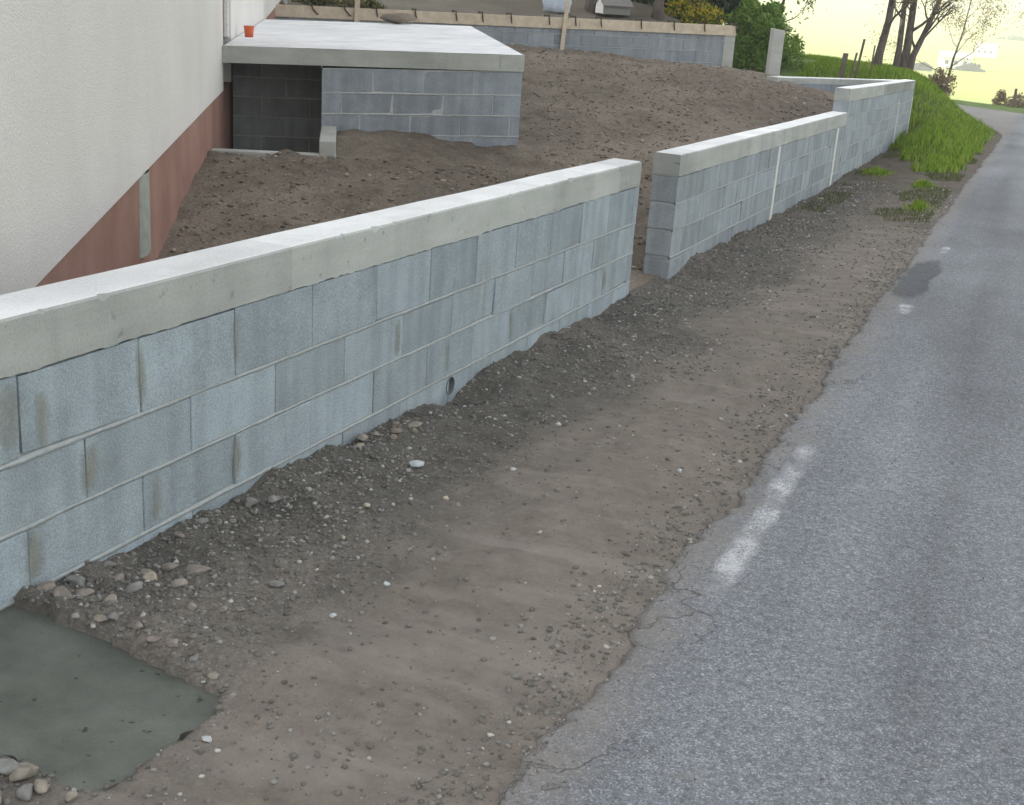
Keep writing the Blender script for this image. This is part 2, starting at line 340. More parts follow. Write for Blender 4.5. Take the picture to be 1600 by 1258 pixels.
m = NT('meadow_ground')
sx = m.n('ShaderNodeSeparateXYZ'); m.l(m.pos(), sx.inputs[0])
c = m.ramp(m.noise(1.6, 6, 0.65), [(0.3, (0.06, 0.10, 0.02)), (0.7, (0.13, 0.19, 0.04))])
ff = m.ramp(m.math('DIVIDE', sx.outputs[1], 400.0), [(0.12, 0.0), (0.3, 1.0)])
fld = m.ramp(m.noise(0.02, 4, 0.5), [(0.35, (0.29, 0.35, 0.045)), (0.65, (0.42, 0.43, 0.07))])
c = m.mix(ff, c, fld)
brown = m.ramp(m.noise(0.8, 5, 0.6), [(0.3, (0.10, 0.085, 0.065)), (0.7, (0.17, 0.15, 0.115))])
lf = m.ramp(m.math('ADD', m.math('DIVIDE', m.math('MULTIPLY', sx.outputs[0], -1.0), 40.0), m.math('MULTIPLY', m.math('SUBTRACT', m.noise(0.6, 3), 0.5), 0.12)), [(0.17, 0.0), (0.2, 1.0)])
lf = m.math('MULTIPLY', lf, m.ramp(m.math('DIVIDE', sx.outputs[1], 100.0), [(0.28, 1.0), (0.36, 0.0)]))
c = m.mix(lf, c, brown)
m.bump(m.noise(25, 5, 0.7), 0.03, 0.8); MAT['meadow'] = m.color(c)
def leaf_mat(name, stops, trans=0.25):
    m = NT(name); c = m.ramp(m.isle(), stops); m.color(c)
    t = m.n('ShaderNodeBsdfTranslucent'); m.l(c, t.inputs[0]); mx = m.n('ShaderNodeMixShader'); mx.inputs[0].default_value = trans
    m.l(m.b.outputs[0], mx.inputs[1]); m.l(t.outputs[0], mx.inputs[2]); m.l(mx.outputs[0], m.out.inputs['Surface']); m.rough(0.7); return m.m
MAT['grass'] = leaf_mat('grass_blades', [(0.0, (0.075, 0.14, 0.012)), (0.5, (0.18, 0.30, 0.02)), (0.85, (0.28, 0.40, 0.04)), (1.0, (0.36, 0.36, 0.10))], 0.35)
MAT['grass_dull'] = leaf_mat('dull_grass_blades', [(0.0, (0.05, 0.075, 0.02)), (0.6, (0.10, 0.13, 0.04)), (1.0, (0.19, 0.17, 0.08))])
MAT['shrub'] = leaf_mat('shrub_leaves', [(0.0, (0.09, 0.17, 0.025)), (0.6, (0.17, 0.28, 0.04)), (1.0, (0.28, 0.37, 0.10))], 0.4)
MAT['conifer'] = leaf_mat('conifer_needles', [(0.0, (0.012, 0.028, 0.014)), (0.7, (0.028, 0.055, 0.026)), (1.0, (0.05, 0.085, 0.035))])
MAT['gorse'] = leaf_mat('gorse_flowers', [(0.0, (0.07, 0.13, 0.02)), (0.45, (0.10, 0.16, 0.025)), (0.55, (0.42, 0.33, 0.02)), (1.0, (0.60, 0.46, 0.03))])
MAT['twigs'] = leaf_mat('spring_twigs', [(0.0, (0.20, 0.14, 0.115)), (0.6, (0.30, 0.22, 0.15)), (1.0, (0.36, 0.32, 0.15))], 0.35)
MAT['youngleaf'] = leaf_mat('young_leaves', [(0.0, (0.10, 0.115, 0.03)), (0.6, (0.17, 0.16, 0.06)), (1.0, (0.26, 0.22, 0.10))], 0.35)
m = NT('bark'); c = m.ramp(m.noise(18, 5, 0.6, (1, 1, 0.2)), [(0.3, (0.075, 0.06, 0.055)), (0.7, (0.16, 0.13, 0.115))]); m.bump(m.noise(30, 4, 0.7, (1, 1, 0.25)), 0.02, 0.8); MAT['bark'] = m.color(c)
m = NT('timber'); c = m.ramp(m.noise(9, 4, 0.6, (1, 1, 1)), [(0.3, (0.46, 0.38, 0.29)), (0.7, (0.62, 0.53, 0.42))]); m.bump(m.noise(60, 3, 0.6), 0.003, 0.4); MAT['timber'] = m.color(c)
m = NT('old_timber'); c = m.ramp(m.noise(12, 4, 0.6, (1, 1, 0.2)), [(0.3, (0.09, 0.075, 0.06)), (0.7, (0.17, 0.145, 0.12))]); MAT['old_timber'] = m.color(c)
m = NT('rusty_iron'); c = m.ramp(m.noise(40, 4, 0.6), [(0.3, (0.035, 0.03, 0.028)), (0.7, (0.09, 0.06, 0.045))]); m.rough(0.7); MAT['iron'] = m.color(c)
def plain(name, c0, rough=0.6, s=20):
    m = NT(name); c = m.ramp(m.noise(s, 3, 0.6), [(0.3, tuple(x * 0.85 for x in c0)), (0.7, tuple(min(1, x * 1.1) for x in c0))]); m.rough(rough); return m.color(c)
MAT['pvc'] = plain('grey_pvc', (0.16, 0.17, 0.18), 0.45); MAT['white_pvc'] = plain('white_pvc', (0.72, 0.73, 0.74), 0.4)
MAT['filler'] = plain('grey_green_filler', (0.34, 0.355, 0.31), 0.9, 12); MAT['orange'] = plain('orange_plastic', (0.62, 0.13, 0.05), 0.45)
MAT['door'] = plain('brown_door', (0.30, 0.19, 0.12), 0.6); MAT['tile'] = plain('roof_tile', (0.36, 0.15, 0.09), 0.9)
MAT['tarp'] = plain('pale_blue_sacking', (0.50, 0.56, 0.66), 0.6, 8); MAT['hut'] = plain('grey_hut', (0.20, 0.19, 0.18), 0.8); MAT['white_paint'] = plain('white_paint', (0.78, 0.78, 0.76), 0.6)
MAT['far_roof'] = plain('far_roof', (0.50, 0.43, 0.37), 0.8)

# ------------------------------------------------------------------ the lie of the land
WX = -2.446                                               # street face of the garden walls
HD = np.array([-0.50341542, 0.86404451]); HP = np.array([0.86404451, 0.50341542]); HC = np.array([-7.484, 10.502])   # house frame
def hw(a, c): return HC + a * HD + c * HP                 # along the house front, out from the house front
BWA = np.array([-12.349, 19.251]); BWB = np.array([-5.728, 24.333]); BWL = float(np.linalg.norm(BWB - BWA)); BWD = (BWB - BWA) / BWL; BWN = np.array([BWD[1], -BWD[0]])
CWA = np.array([WX - 0.1, 25.55]); CWB = np.array([-4.28, 20.72])

base_y = [-5, 2.38, 3.0, 4.0, 5.25, 8.1, 8.7, 9.3, 9.8, 12.8, 16.8, 18.5, 25.8, 40]
base_z = [0.01, 0.004, -0.022, -0.030, -0.066, -0.088, -0.12, -0.13, -0.06, -0.11, -0.09, -0.065, -0.03, 0.0]
gpts = np.array([(-2.9, 2.6, -.12), (-3.6, 3.9, -.2), (-3.2, 5.5, -.2), (-5.24, 6.65, -.225), (-5.75, 7.53, -.105), (-6.94, 9.57, .0), (-5.6, 10.6, .03), (-5.83, 11.46, .10), (-5.4, 11.6, .06), (-4.95, 11.9, .01),
                 (-2.6, 8.6, -.40), (-3.4, 8.7, -.33), (-4.3, 9.2, -.12), (-2.75, 6.0, -.25), (-2.8, 10.5, -.25), (-2.75, 13, -.12), (-2.75, 16, .0), (-2.75, 19, .12), (-2.75, 24, .0), (-4.4, 21.6, .34), (-5.6, 24.0, .24), (-7.15, 23.0, .34),
                 (-8.3, 22.3, .445), (-9.0, 21.75, .465), (-10.8, 20.3, .46), (-4.6, 15.5, .2), (-6.2, 18.6, .42), (-3.6, 18.0, .24), (-7.6, 19.5, .47), (-12.3, 19.0, .4)])
def _tps(r2): return 0.5 * r2 * np.log(np.maximum(r2, 1e-9))
_P = gpts[:, :2]; _K = _tps(((_P[:, None] - _P[None]) ** 2).sum(-1)) + 0.05 * np.eye(len(_P))
_A = np.block([[_K, np.c_[np.ones(len(_P)), _P]], [np.c_[np.ones(len(_P)), _P].T, np.zeros((3, 3))]])
_Wt = np.linalg.solve(_A, np.r_[gpts[:, 2], 0, 0, 0])
def garden_z(x, y):
    x = np.asarray(x, float); y = np.asarray(y, float); s = _Wt[-3] + _Wt[-2] * x + _Wt[-1] * y
    for k in range(len(_P)): s = s + _Wt[k] * _tps((x - _P[k, 0]) ** 2 + (y - _P[k, 1]) ** 2)
    return s
ARC = (-19.15, 28.8, 18.3, 22.8)
def road_in(y):
    y = np.asarray(y, float); t = np.clip(y - ARC[1], 0, 18.0)
    return np.where(y < ARC[1], -0.85, ARC[0] + np.sqrt(ARC[2] ** 2 - t * t))
def verge_z(x, y):
    """rel. to the sloping road plane: dirt verge, then the grass bank past the last wall"""
    d = road_in(y) - x; w = np.clip(d / (-0.85 - WX), 0, 1)
    dirt = np.interp(y, base_y, base_z) * sstep(0, 1, w) - 0.014 * (1 - sstep(0, 0.35, w))
    g = sstep(25.3, 28.5, y)
    bank = 1.1 * sstep(0.15, 2.3, d) + 0.02 * np.clip(d - 2.3, 0, 30)
    low = 0.22 * sstep(19.5, 24, y) * sstep(0.25, 0.8, d) * (1 - sstep(1.1, 1.7, d))
    return dirt * (1 - g) + low * (1 - g) + bank * g - S * y
def behind_bw(x, y): return -((x - BWA[0]) * BWN[0] + (y - BWA[1]) * BWN[1])
FD = [0, 45, 70, 120, 200, 250, 400, 600, 900, 1500, 2500, 4000]; FZ = [0, -1.6, -6, -14, -19, -19, -17.5, -15, 2, 60, 130, 160]
def land(x, y):
    x = np.asarray(x, float); y = np.asarray(y, float)
    near = np.where(x < -0.85, verge_z(x, np.clip(y, -50, 60)), -S * np.clip(y, -50, 60) - 0.04)
    s = behind_bw(x, y)
    bk = 0.62 + 0.15 * np.clip(s, 0, 40) * sstep(12.5, 17, np.degrees(np.arctan2(-x, y)))
    wl = sstep(0.0, 0.8, s) * sstep(5.2, 7.0, -x) * sstep(12.6, 15.5, np.degrees(np.arctan2(-x, y)))
    near = near * (1 - wl) + np.maximum(bk, near) * wl
    left = sstep(10, 13, -x) * (1 - wl); near = near * (1 - left) + 0.5 * left
    d = np.hypot(x, y); w = sstep(47, 66, d)
    z = near * (1 - w) + np.interp(d, FD, FZ) * w
    az = np.degrees(np.arctan2(-x, y))
    hill = np.clip(0.62 * (-22 - x), 0, None); hill = 95 * (1 - np.exp(-hill / 95.0))  # hillside out of view, raised so its shadow covers the site
    z = z + hill * sstep(12, 24, az) * (1 - sstep(140, 175, az)) * sstep(420, 220, d)
    return z

# ------------------------------------------------------------------ ground sheet to the horizon
u = np.linspace(-1, 1, 321); gx = np.sign(u) * (70 * np.abs(u) + 3900 * np.abs(u) ** 5)
X, Y = np.meshgrid(gx, gx + 18.0, indexing='ij')
Z = land(X, Y) + fbm(X, Y, 0.9, 4, 3) * 0.10
inb = ((X > -14.0) & (X < 3.6) & (Y > -8) & (behind_bw(X, Y) < 0.35) & (Y < 26.2)) | ((X > -2.7) & (X < 3.6) & (Y > -8) & (Y < 27))
rd = np.hypot(X - ARC[0], Y - ARC[1]); inroad = (Y >= 26) & (rd > ARC[2] - .2) & (rd < ARC[3] + .1) & (X > -15) & (Y < 48)
Z = np.where(inb, Z - 0.30, Z); Z = np.where(inroad, np.minimum(Z, -S * Y - 0.12), Z)
px_ = hw(0, 0); foot = None
n = len(u); I = np.arange(n * n).reshape(n, n)
F = np.stack([I[:-1, :-1], I[1:, :-1], I[1:, 1:], I[:-1, 1:]], -1).reshape(-1, 4)
ground = link('ground', npmesh('ground', np.stack([X, Y, Z], -1).reshape(-1, 3), F, True), MAT['meadow'])
tag(ground, 'grassy ground, bank and far fields beyond the walls', kind='structure')

# ------------------------------------------------------------------ road with a broken left edge, marking remnants and a dark bare patch
ys = np.concatenate([np.arange(-9, 1.5, 0.5), np.arange(1.5, 12, 0.03), np.arange(12, 28.8, 0.12)])
edge = -0.855 + 0.035 * fbm(ys, ys * 0, 0.9, 2, 21) + 0.03 * fbm(ys, ys * 0 + 3, 4.0, 2, 22) + 0.06 * np.abs(fbm(ys, ys * 0 + 5, 11.0, 4, 23, 0.7)) - 0.015
edge += 0.035 * np.exp(-((ys - 3.05) / 0.12) ** 2) - 0.03 * np.exp(-((ys - 3.9) / 0.3) ** 2) + 0.04 * np.exp(-((ys - 6.3) / 0.4) ** 2)
cols = np.array([0, 0.03, 0.10, 0.5, 1.3, 2.4, 3.4, 4.5])
rows = []
for yv, e in zip(ys, edge):
    rows.append([(e + 0.012, yv, -S * yv - 0.045)] + [((e + c) if c < 0.2 else (-0.85 + c), yv, -S * yv - (0.010 if c == 0 else 0.0) + 0.02 * math.sin(min(1, c / 4.5) * math.pi)) for c in cols] + [(3.66, yv, -S * yv - 0.06)])
for th in np.radians(np.arange(1, 58, 1.0)):
    rr = []
    for k, c in enumerate([-0.01] + list(cols) + [4.51]):
        r = ARC[2] + min(max(c, 0), 4.5); x = ARC[0] + r * math.cos(th); yv = ARC[1] + r * math.sin(th)
        rr.append((x + (0.05 * float(fbm(yv, 0.0, 1.4, 3, 21)) if k < 4 else 0), yv, -S * yv - (0.05 if k in (0, 9) else 0) + 0.02 * math.sin(min(1, max(c, 0) / 4.5) * math.pi)))
    rows.append(rr)
V = np.array(rows).reshape(-1, 3); nr, nc = len(rows), len(rows[0]); I = np.arange(nr * nc).reshape(nr, nc)
F = np.stack([I[:-1, :-1], I[:-1, 1:], I[1:, 1:], I[1:, :-1]], -1).reshape(-1, 4)
road = link('road', npmesh('road', V, F, True), MAT['asphalt']); tag(road, 'coarse grey asphalt road with crumbling edge', kind='structure')
def road_h(x, y): return -S * y + 0.02 * math.sin(min(1, max(0, (x + 0.85) / 4.5)) * math.pi)

def blob_sheet(name, pts, lift, mat, hf, ragged=0.0, seed=1, thick=0.0, sub=8, parent=None):
    """flat irregular sheet with a ragged outline, fan of rings"""
    P = np.array(pts, float); n = len(P); Q = []
    for i in range(n):
        a, b = P[i], P[(i + 1) % n]
        for k in range(sub): Q.append(a + (b - a) * k / sub)
    Q = np.array(Q); cen = Q.mean(0); r = np.arange(len(Q))
    Q = Q + (fbm(Q[:, 0] * 1.0, Q[:, 1], 9.0, 4, seed)[:, None] * ragged) * (Q - cen) / np.linalg.norm(Q - cen, axis=1)[:, None]
    V = []; F = []; rings = [1.0, 0.93, 0.75, 0.5, 0.25]; m_ = len(Q)
    if thick: rings = [1.001] + rings
    for k, s in enumerate(rings):
        for p in Q:
            w = cen + (p - cen) * s; V.append((w[0], w[1], hf(w[0], w[1]) + lift - (thick if thick and k == 0 else 0)))
    for k in range(len(rings) - 1):
        for i in range(m_):
            j = (i + 1) % m_; F.append([k * m_ + i, k * m_ + j, (k + 1) * m_ + j, (k + 1) * m_ + i])
    F.append([(len(rings) - 1) * m_ + i for i in range(m_)])
    ob = wlink(name, V, F, mat, parent)
    at = ob.data.attributes.new('fade', 'FLOAT', 'POINT'); at.data.foreach_set('value', np.repeat(np.clip((1 - np.array(rings)) * 3.0, 0, 1), m_).astype(np.float32))
    return ob

def strip(name, x0, x1, y0, y1, lift, mat):
    yy = np.arange(y0, y1, 0.05); V = []; F = []; fd = []
    for k, yv in enumerate(yy):
        j = 0.012 * float(fbm(yv, 5.0, 5.0, 3, 4))
        e = min(1.0, 5.0 * min(k, len(yy) - 1 - k) / len(yy))
        for q in range(7): x = x0 + j - 0.02 + (x1 - x0 + 0.04) * q / 6; V.append((x, yv, road_h(x, yv) + lift)); fd.append(e * (0, 0.75, 1, 1, 1, 0.75, 0)[q])
        if k:
            for q in range(6): F.append([7 * k - 7 + q, 7 * k - 6 + q, 7 * k + 1 + q, 7 * k + q])
    o = wlink(name, V, F, mat); at = o.data.attributes.new('fade', 'FLOAT', 'POINT'); at.data.foreach_set('value', np.array(fd, np.float32)); return o
o = strip('road_marking', -0.745, -0.645, 3.22, 5.6, 0.005, MAT['paint']); tag(o, 'worn white edge line on the asphalt beside the dirt verge', kind='structure')
o = strip('road_marking', -0.70, -0.61, 8.35, 8.9, 0.005, MAT['paint']); tag(o, 'short white paint remnant just before the dark bare patch', kind='structure')
o = strip('road_marking', -0.66, -0.59, 11.25, 11.9, 0.005, MAT['paint']); tag(o, 'small white paint remnant just past the dark bare patch', kind='structure')
o = blob_sheet('asphalt_patch', [(-0.83, 8.95), (-0.66, 8.9), (-0.55, 9.3), (-0.60, 9.9), (-0.53, 10.5), (-0.62, 11.15), (-0.80, 10.9), (-0.84, 10.0)], 0.009, MAT['asphalt_dark'], road_h, 0.10, 9)
tag(o, 'dark bare patch in the asphalt at the road edge', kind='structure')
o = blob_sheet('asphalt_patch', [(-0.1, 13.2), (0.5, 13.0), (1.2, 13.6), (1.1, 14.1), (0.3, 13.9)], 0.006, MAT['asphalt_dark'], road_h, 0.2, 5)
tag(o, 'faint darker patch across the asphalt further up the road', kind='structure')

# ------------------------------------------------------------------ dirt verge between wall and road
PATCH = [(-2.50, 2.398), (-2.376, 2.403), (-2.258, 2.399), (-2.069, 2.385), (-1.893, 2.349), (-1.749, 2.321), (-1.664, 2.298), (-1.633, 2.229), (-1.640, 2.059), (-1.650, 1.934), (-1.671, 1.843),
         (-1.765, 1.837), (-1.847, 1.856), (-1.932, 1.867), (-2.10, 1.85), (-2.50, 1.84)]
def in_poly(x, y, P):
    ins = np.zeros(np.shape(x), bool); n = len(P)
    for i in range(n):
        (xa, ya), (xb, yb) = P[i], P[(i + 1) % n]
        if ya == yb: continue
        c = ((ya > y) != (yb > y)) & (x < (xb - xa) * (y - ya) / (yb - ya) + xa); ins ^= c
    return ins
def verge_full(x, y, fine=True):
    z = verge_z(x, y)
    nearwall = np.exp(-((x - WX) / 0.35) ** 2)
    z = z + (fbm(x, y, 1.6, 3, 40) * 0.035 + fbm(x, y, 7, 3, 41) * 0.018 + nearwall * fbm(x, y, 3.5, 4, 44) * 0.05) * sstep(0.0, 0.3, road_in(y) - x)
    if fine: z = z + fbm(x, y, 28, 3, 42) * 0.012 * (0.35 + 0.65 * sstep(0.4, 1.2, road_in(y) - x))
    z = z - 0.075 * np.exp(-((y - 5.27) / 0.22) ** 2) * np.exp(-((x - WX) / 0.2) ** 2)
    ins = in_poly(x, y, PATCH)
    rim = np.exp(-((y - 2.47) / 0.07) ** 2) * sstep(-1.5, -1.75, x) * (y > 2.30)
    z = z + 0.02 * rim * (0.6 + 1.2 * (fbm(x, y, 9, 3, 45) + 0.4))
    return np.where(ins, z - 0.085, z)
ysv = [-3.0]
while ysv[-1] < 30: ysv.append(ysv[-1] + max(0.014, 0.0045 * abs(ysv[-1])) if ysv[-1] > 1.2 else ysv[-1] + 0.15)
ysv = np.array(ysv); xn = 128
tt = np.linspace(0, 1, xn)
X = WX - 0.06 + (road_in(ysv)[:, None] + 0.12 - (WX - 0.06)) * tt[None, :]; Y = np.repeat(ysv[:, None], xn, 1)
Z = verge_full(X, Y); Z = np.where(X > road_in(Y) + 0.01, np.minimum(Z, -S * Y - 0.02), Z); Z = Z + 0.012 * (Y > 27)
gate = (X < WX + 0.0)
I = np.arange(X.size).reshape(X.shape); F = np.stack([I[:-1, :-1], I[:-1, 1:], I[1:, 1:], I[1:, :-1]], -1).reshape(-1, 4)
verge = link('verge', npmesh('verge', np.stack([X, Y, Z], -1).reshape(-1, 3), F, True), MAT['verge']); tag(verge, 'bare gravelly dirt verge between block walls and road', kind='structure')

# garden soil
gxs = np.arange(-13.4, WX - 0.02, 0.05); gys = np.arange(1.5, 25.9, 0.06)
X, Y = np.meshgrid(gxs, gys, indexing='ij')
def garden_full(x, y):
    z = garden_z(x, y)
    a = (x - HC[0]) * HD[0] + (y - HC[1]) * HD[1]; c = (x - HC[0]) * HP[0] + (y - HC[1]) * HP[1]
    z = z + fbm(x, y, 0.8, 3, 60) * 0.06 + fbm(x, y, 3.2, 4, 61) * 0.05 + fbm(x, y, 8, 3, 62) * 0.035
    g = np.exp(-((x - WX) / 0.5) ** 2) * np.exp(-((y - 8.63) / 0.7) ** 2); z = z * (1 - g) + g * (verge_z(np.maximum(x, WX), y))
    well = (a > -1.0) & (a < 6.5) & (c > -0.2) & (c < 1.04); box = (a > 0.06) & (a < 6.5) & (c > 0.9) & (c < 2.85)
    return np.where(well | box, -0.75, z)
Z = garden_full(X, Y)
keep = (behind_bw(X, Y) < 0.06)
cwn = np.array([CWB[1] - CWA[1], -(CWB[0] - CWA[0])]); cwn /= np.linalg.norm(cwn)
sc_ = (X - CWA[0]) * cwn[0] + (Y - CWA[1]) * cwn[1]
cside = np.sign((-6 - CWA[0]) * cwn[0] + (18 - CWA[1]) * cwn[1])
keep &= (Y < 20.9) | (sc_ * cside > -0.15) | (X < -4.35)
I = np.arange(X.size).reshape(X.shape); F = np.stack([I[:-1, :-1], I[1:, :-1], I[1:, 1:], I[:-1, 1:]], -1).reshape(-1, 4)
kf = keep.ravel()[F].all(1); F = F[kf]
used = np.unique(F); remap = -np.ones(X.size, int); remap[used] = np.arange(len(used))
soil = link('garden_soil', npmesh('garden_soil', np.stack([X, Y, Z], -1).reshape(-1, 3)[used], remap[F].astype(np.int32), True), MAT['soil'])
tag(soil, 'freshly levelled bare brown garden soil behind the walls', kind='structure')

# wet concrete patch
def patch_h(x, y): return -S * y - 0.020 + 0.010 * float(fbm(x, y, 2.5, 3, 71)) + 0.02 * max(0, (-1.9 - x))
pt = [(-2.52, 2.44), (-2.376, 2.43), (-2.258, 2.43), (-2.069, 2.41), (-1.893, 2.375), (-1.749, 2.345), (-1.645, 2.31), (-1.61, 2.229), (-1.618, 2.059), (-1.63, 1.934), (-1.65, 1.823), (-1.765, 1.81), (-1.847, 1.83), (-1.932, 1.845), (-2.10, 1.82), (-2.52, 1.81)]
o = blob_sheet('concrete_patch', pt, 0.0, MAT['wet'], patch_h, 0.07, 13, 0.06)
tag(o, 'freshly poured dark green-grey wet concrete patch at the foot of the wall', 'concrete patch')

# ------------------------------------------------------------------ block walls
def wall_frame(P0, P1, nrm):
    P0 = np.array(P0, float); P1 = np.array(P1, float); L = float(np.linalg.norm(P1 - P0)); D = (P1 - P0) / L; N = np.array(nrm, float); N /= np.linalg.norm(N)
    return P0, D, N, L
def to_world(V, P0, D, N, L, zt0, zt1):
    V = np.asarray(V, float); out = np.empty_like(V)                      # local: (t along, d out of the front face, z below the top)
    out[:, :2] = P0 + V[:, :1] * D + V[:, 1:2] * N
    out[:, 2] = zt0 + (zt1 - zt0) * V[:, 0] / L + V[:, 2]
    return out
def fixf(F, D, N):
    """faces of a local box flip when (D, N, up) is left-handed"""
    return F if D[0] * N[1] - D[1] * N[0] > 0 else [q[::-1] for q in F]

def block_wall(root, P0, P1, nrm, zt0, zt1, cap, rows, starts, Lb=0.505, T=0.2, mat='block', bed='mortar', hole=None, seed=1, cuts=None, gap=0.005, bedh=0.013, core_in=0.016, coremat='mortar'):
    R = random.Random(seed); P0, D, N, L = wall_frame(P0, P1, nrm); W = lambda V: to_world(V, P0, D, N, L, zt0, zt1)
    z = -cap; core = []
    for r, h in enumerate(rows):
        z1, z0 = z, z - h; js = [0.0]; t = starts[r % len(starts)]
        while t < L - 0.05:
            if t > 0.05: js.append(t)
            t += Lb
        js.append(L)
        bh = bedh
        for a, b in zip(js[:-1], js[1:]):
            j = R.uniform(-0.0025, 0.0025); jz = R.uniform(-0.003, 0.003)
            hh = hole and hole[0] == r and a < hole[1] < b
            g0 = gap * R.uniform(0.4, 1.1) / 2; g1 = gap * R.uniform(0.4, 1.1) / 2
            if hh: V, F = holed_block(a + g0, b - g1, -T, j, z0 + bh / 2, z1 - bh / 2, hole[1], hole[2], hole[3])
            else: V, F = cbox(a + (g0 if a > 0 else 0), b - (g1 if b < L else 0), -T, j, z0 + bh / 2 + jz, z1 - bh / 2 + jz, 0.003)
            if not hh:
                for cn in range(8):
                    if R.random() < 0.16 and a > 0 and b < L:
                        k_ = R.uniform(0.004, 0.02); cen = V.mean(0)
                        for q in range(3): V[cn * 3 + q] += np.sign(cen - V[cn * 3 + q]) * [k_ * R.uniform(.3, 1), 0.006 * R.random(), k_ * R.uniform(.3, 1)]
                V[:, 1] += [R.gauss(0, 0.0008) for _ in range(24)]
            wlink('block', W(V), fixf(F, D, N), MAT[mat], root)
        # bed joint under this course: uneven strip, a little proud here and there
        tt = np.arange(0, L + 0.001, max(0.02, L / 260)); tt[-1] = L; n = len(tt)
        up = bh / 2 + 0.004 * fbm(tt, tt * 0 + r, 14, 4, seed + 3) + 0.001; lo = bh / 2 + 0.007 * fbm(tt, tt * 0 + r, 10, 4, seed + 5) + 0.001; pr = 0.0018 + 0.006 * fbm(tt, tt * 0 + r, 7, 4, seed + 8)
        pr = np.clip(pr, -0.004, 0.0018)
        V = []; F = []
        for k in range(n): V += [(tt[k], -0.02, z0 + up[k]), (tt[k], pr[k], z0 + up[k] * 0.8), (tt[k], pr[k], z0 - lo[k] * 0.8), (tt[k], -0.02, z0 - lo[k])]
        for k in range(n - 1):
            for q in range(3): F.append([4 * k + q, 4 * k + 4 + q, 4 * k + 5 + q, 4 * k + 1 + q])
        wlink('mortar_bed', W(V), fixf([q[::-1] for q in F], D, N), MAT[bed], root, True)
        if hole and hole[0] == r:
            core.append((0.01, hole[1] - hole[3] - 0.03, z0, z1)); core.append((hole[1] + hole[3] + 0.03, L - 0.01, z0, z1))
        else: core.append((0.01, L - 0.01, z0, z1))
        z = z0
    V, F = merge([pbox(a, b, -T + 0.012, -core_in, z0, z1) for a, b, z0, z1 in core])
    wlink('mortar_core', W(V), fixf(F, D, N), MAT[coremat], root)
    return z

def holed_block(a, b, d0, d1, z0, z1, tc, zc, r):
    n = 24; V = []; F = []
    ang = [2 * math.pi * k / n for k in range(n)]
    def sq(t):
        c, s = math.cos(t), math.sin(t); k = 1e9
        if c > 1e-6: k = min(k, (b - tc) / c)
        if c < -1e-6: k = min(k, (a - tc) / c)
        if s > 1e-6: k = min(k, (z1 - zc) / s)
        if s < -1e-6: k = min(k, (z0 - zc) / s)
        return (tc + c * k, zc + s * k)
    for t in ang: V.append((tc + r * math.cos(t), d1, zc + r * math.sin(t)))
    for t in ang: x, z = sq(t); V.append((x, d1, z))
    for t in ang: V.append((tc + r * math.cos(t), d0, zc + r * math.sin(t)))
    for k in range(n):
        j = (k + 1) % n; F.append([k, n + k, n + j, j][::-1]); F.append([k, j, 2 * n + j, 2 * n + k][::-1])
    m0 = len(V); V += [(a, d1, z0), (b, d1, z0), (b, d1, z1), (a, d1, z1)]
    for p, q in ((0, 1), (1, 2), (2, 3), (3, 0)):
        pass
    V += [(a, d0, z0), (b, d0, z0), (b, d0, z1), (a, d0, z1)]
    F += [[m0, m0 + 4, m0 + 5, m0 + 1], [m0 + 1, m0 + 5, m0 + 6, m0 + 2], [m0 + 2, m0 + 6, m0 + 7, m0 + 3], [m0 + 3, m0 + 7, m0 + 4, m0]]
    for ci, cor in ((0, (a, z0)), (1, (b, z0)), (2, (b, z1)), (3, (a, z1))):       # corner triangles of the front face
        best = sorted(range(n), key=lambda k: (V[n + k][0] - cor[0]) ** 2 + (V[n + k][2] - cor[1]) ** 2)
        k1 = [k for k in range(n) if (k + 1) % n is not None and ((abs(V[n + k][0] - cor[0]) < 1e-6) != (abs(V[n + (k + 1) % n][0] - cor[0]) < 1e-6)) and ((abs(V[n + k][2] - cor[1]) < 1e-6) != (abs(V[n + (k + 1) % n][2] - cor[1]) < 1e-6))]
        for k in k1: F.append([n + k, m0 + ci, n + (k + 1) % n][::-1])
    return np.array(V, float), F

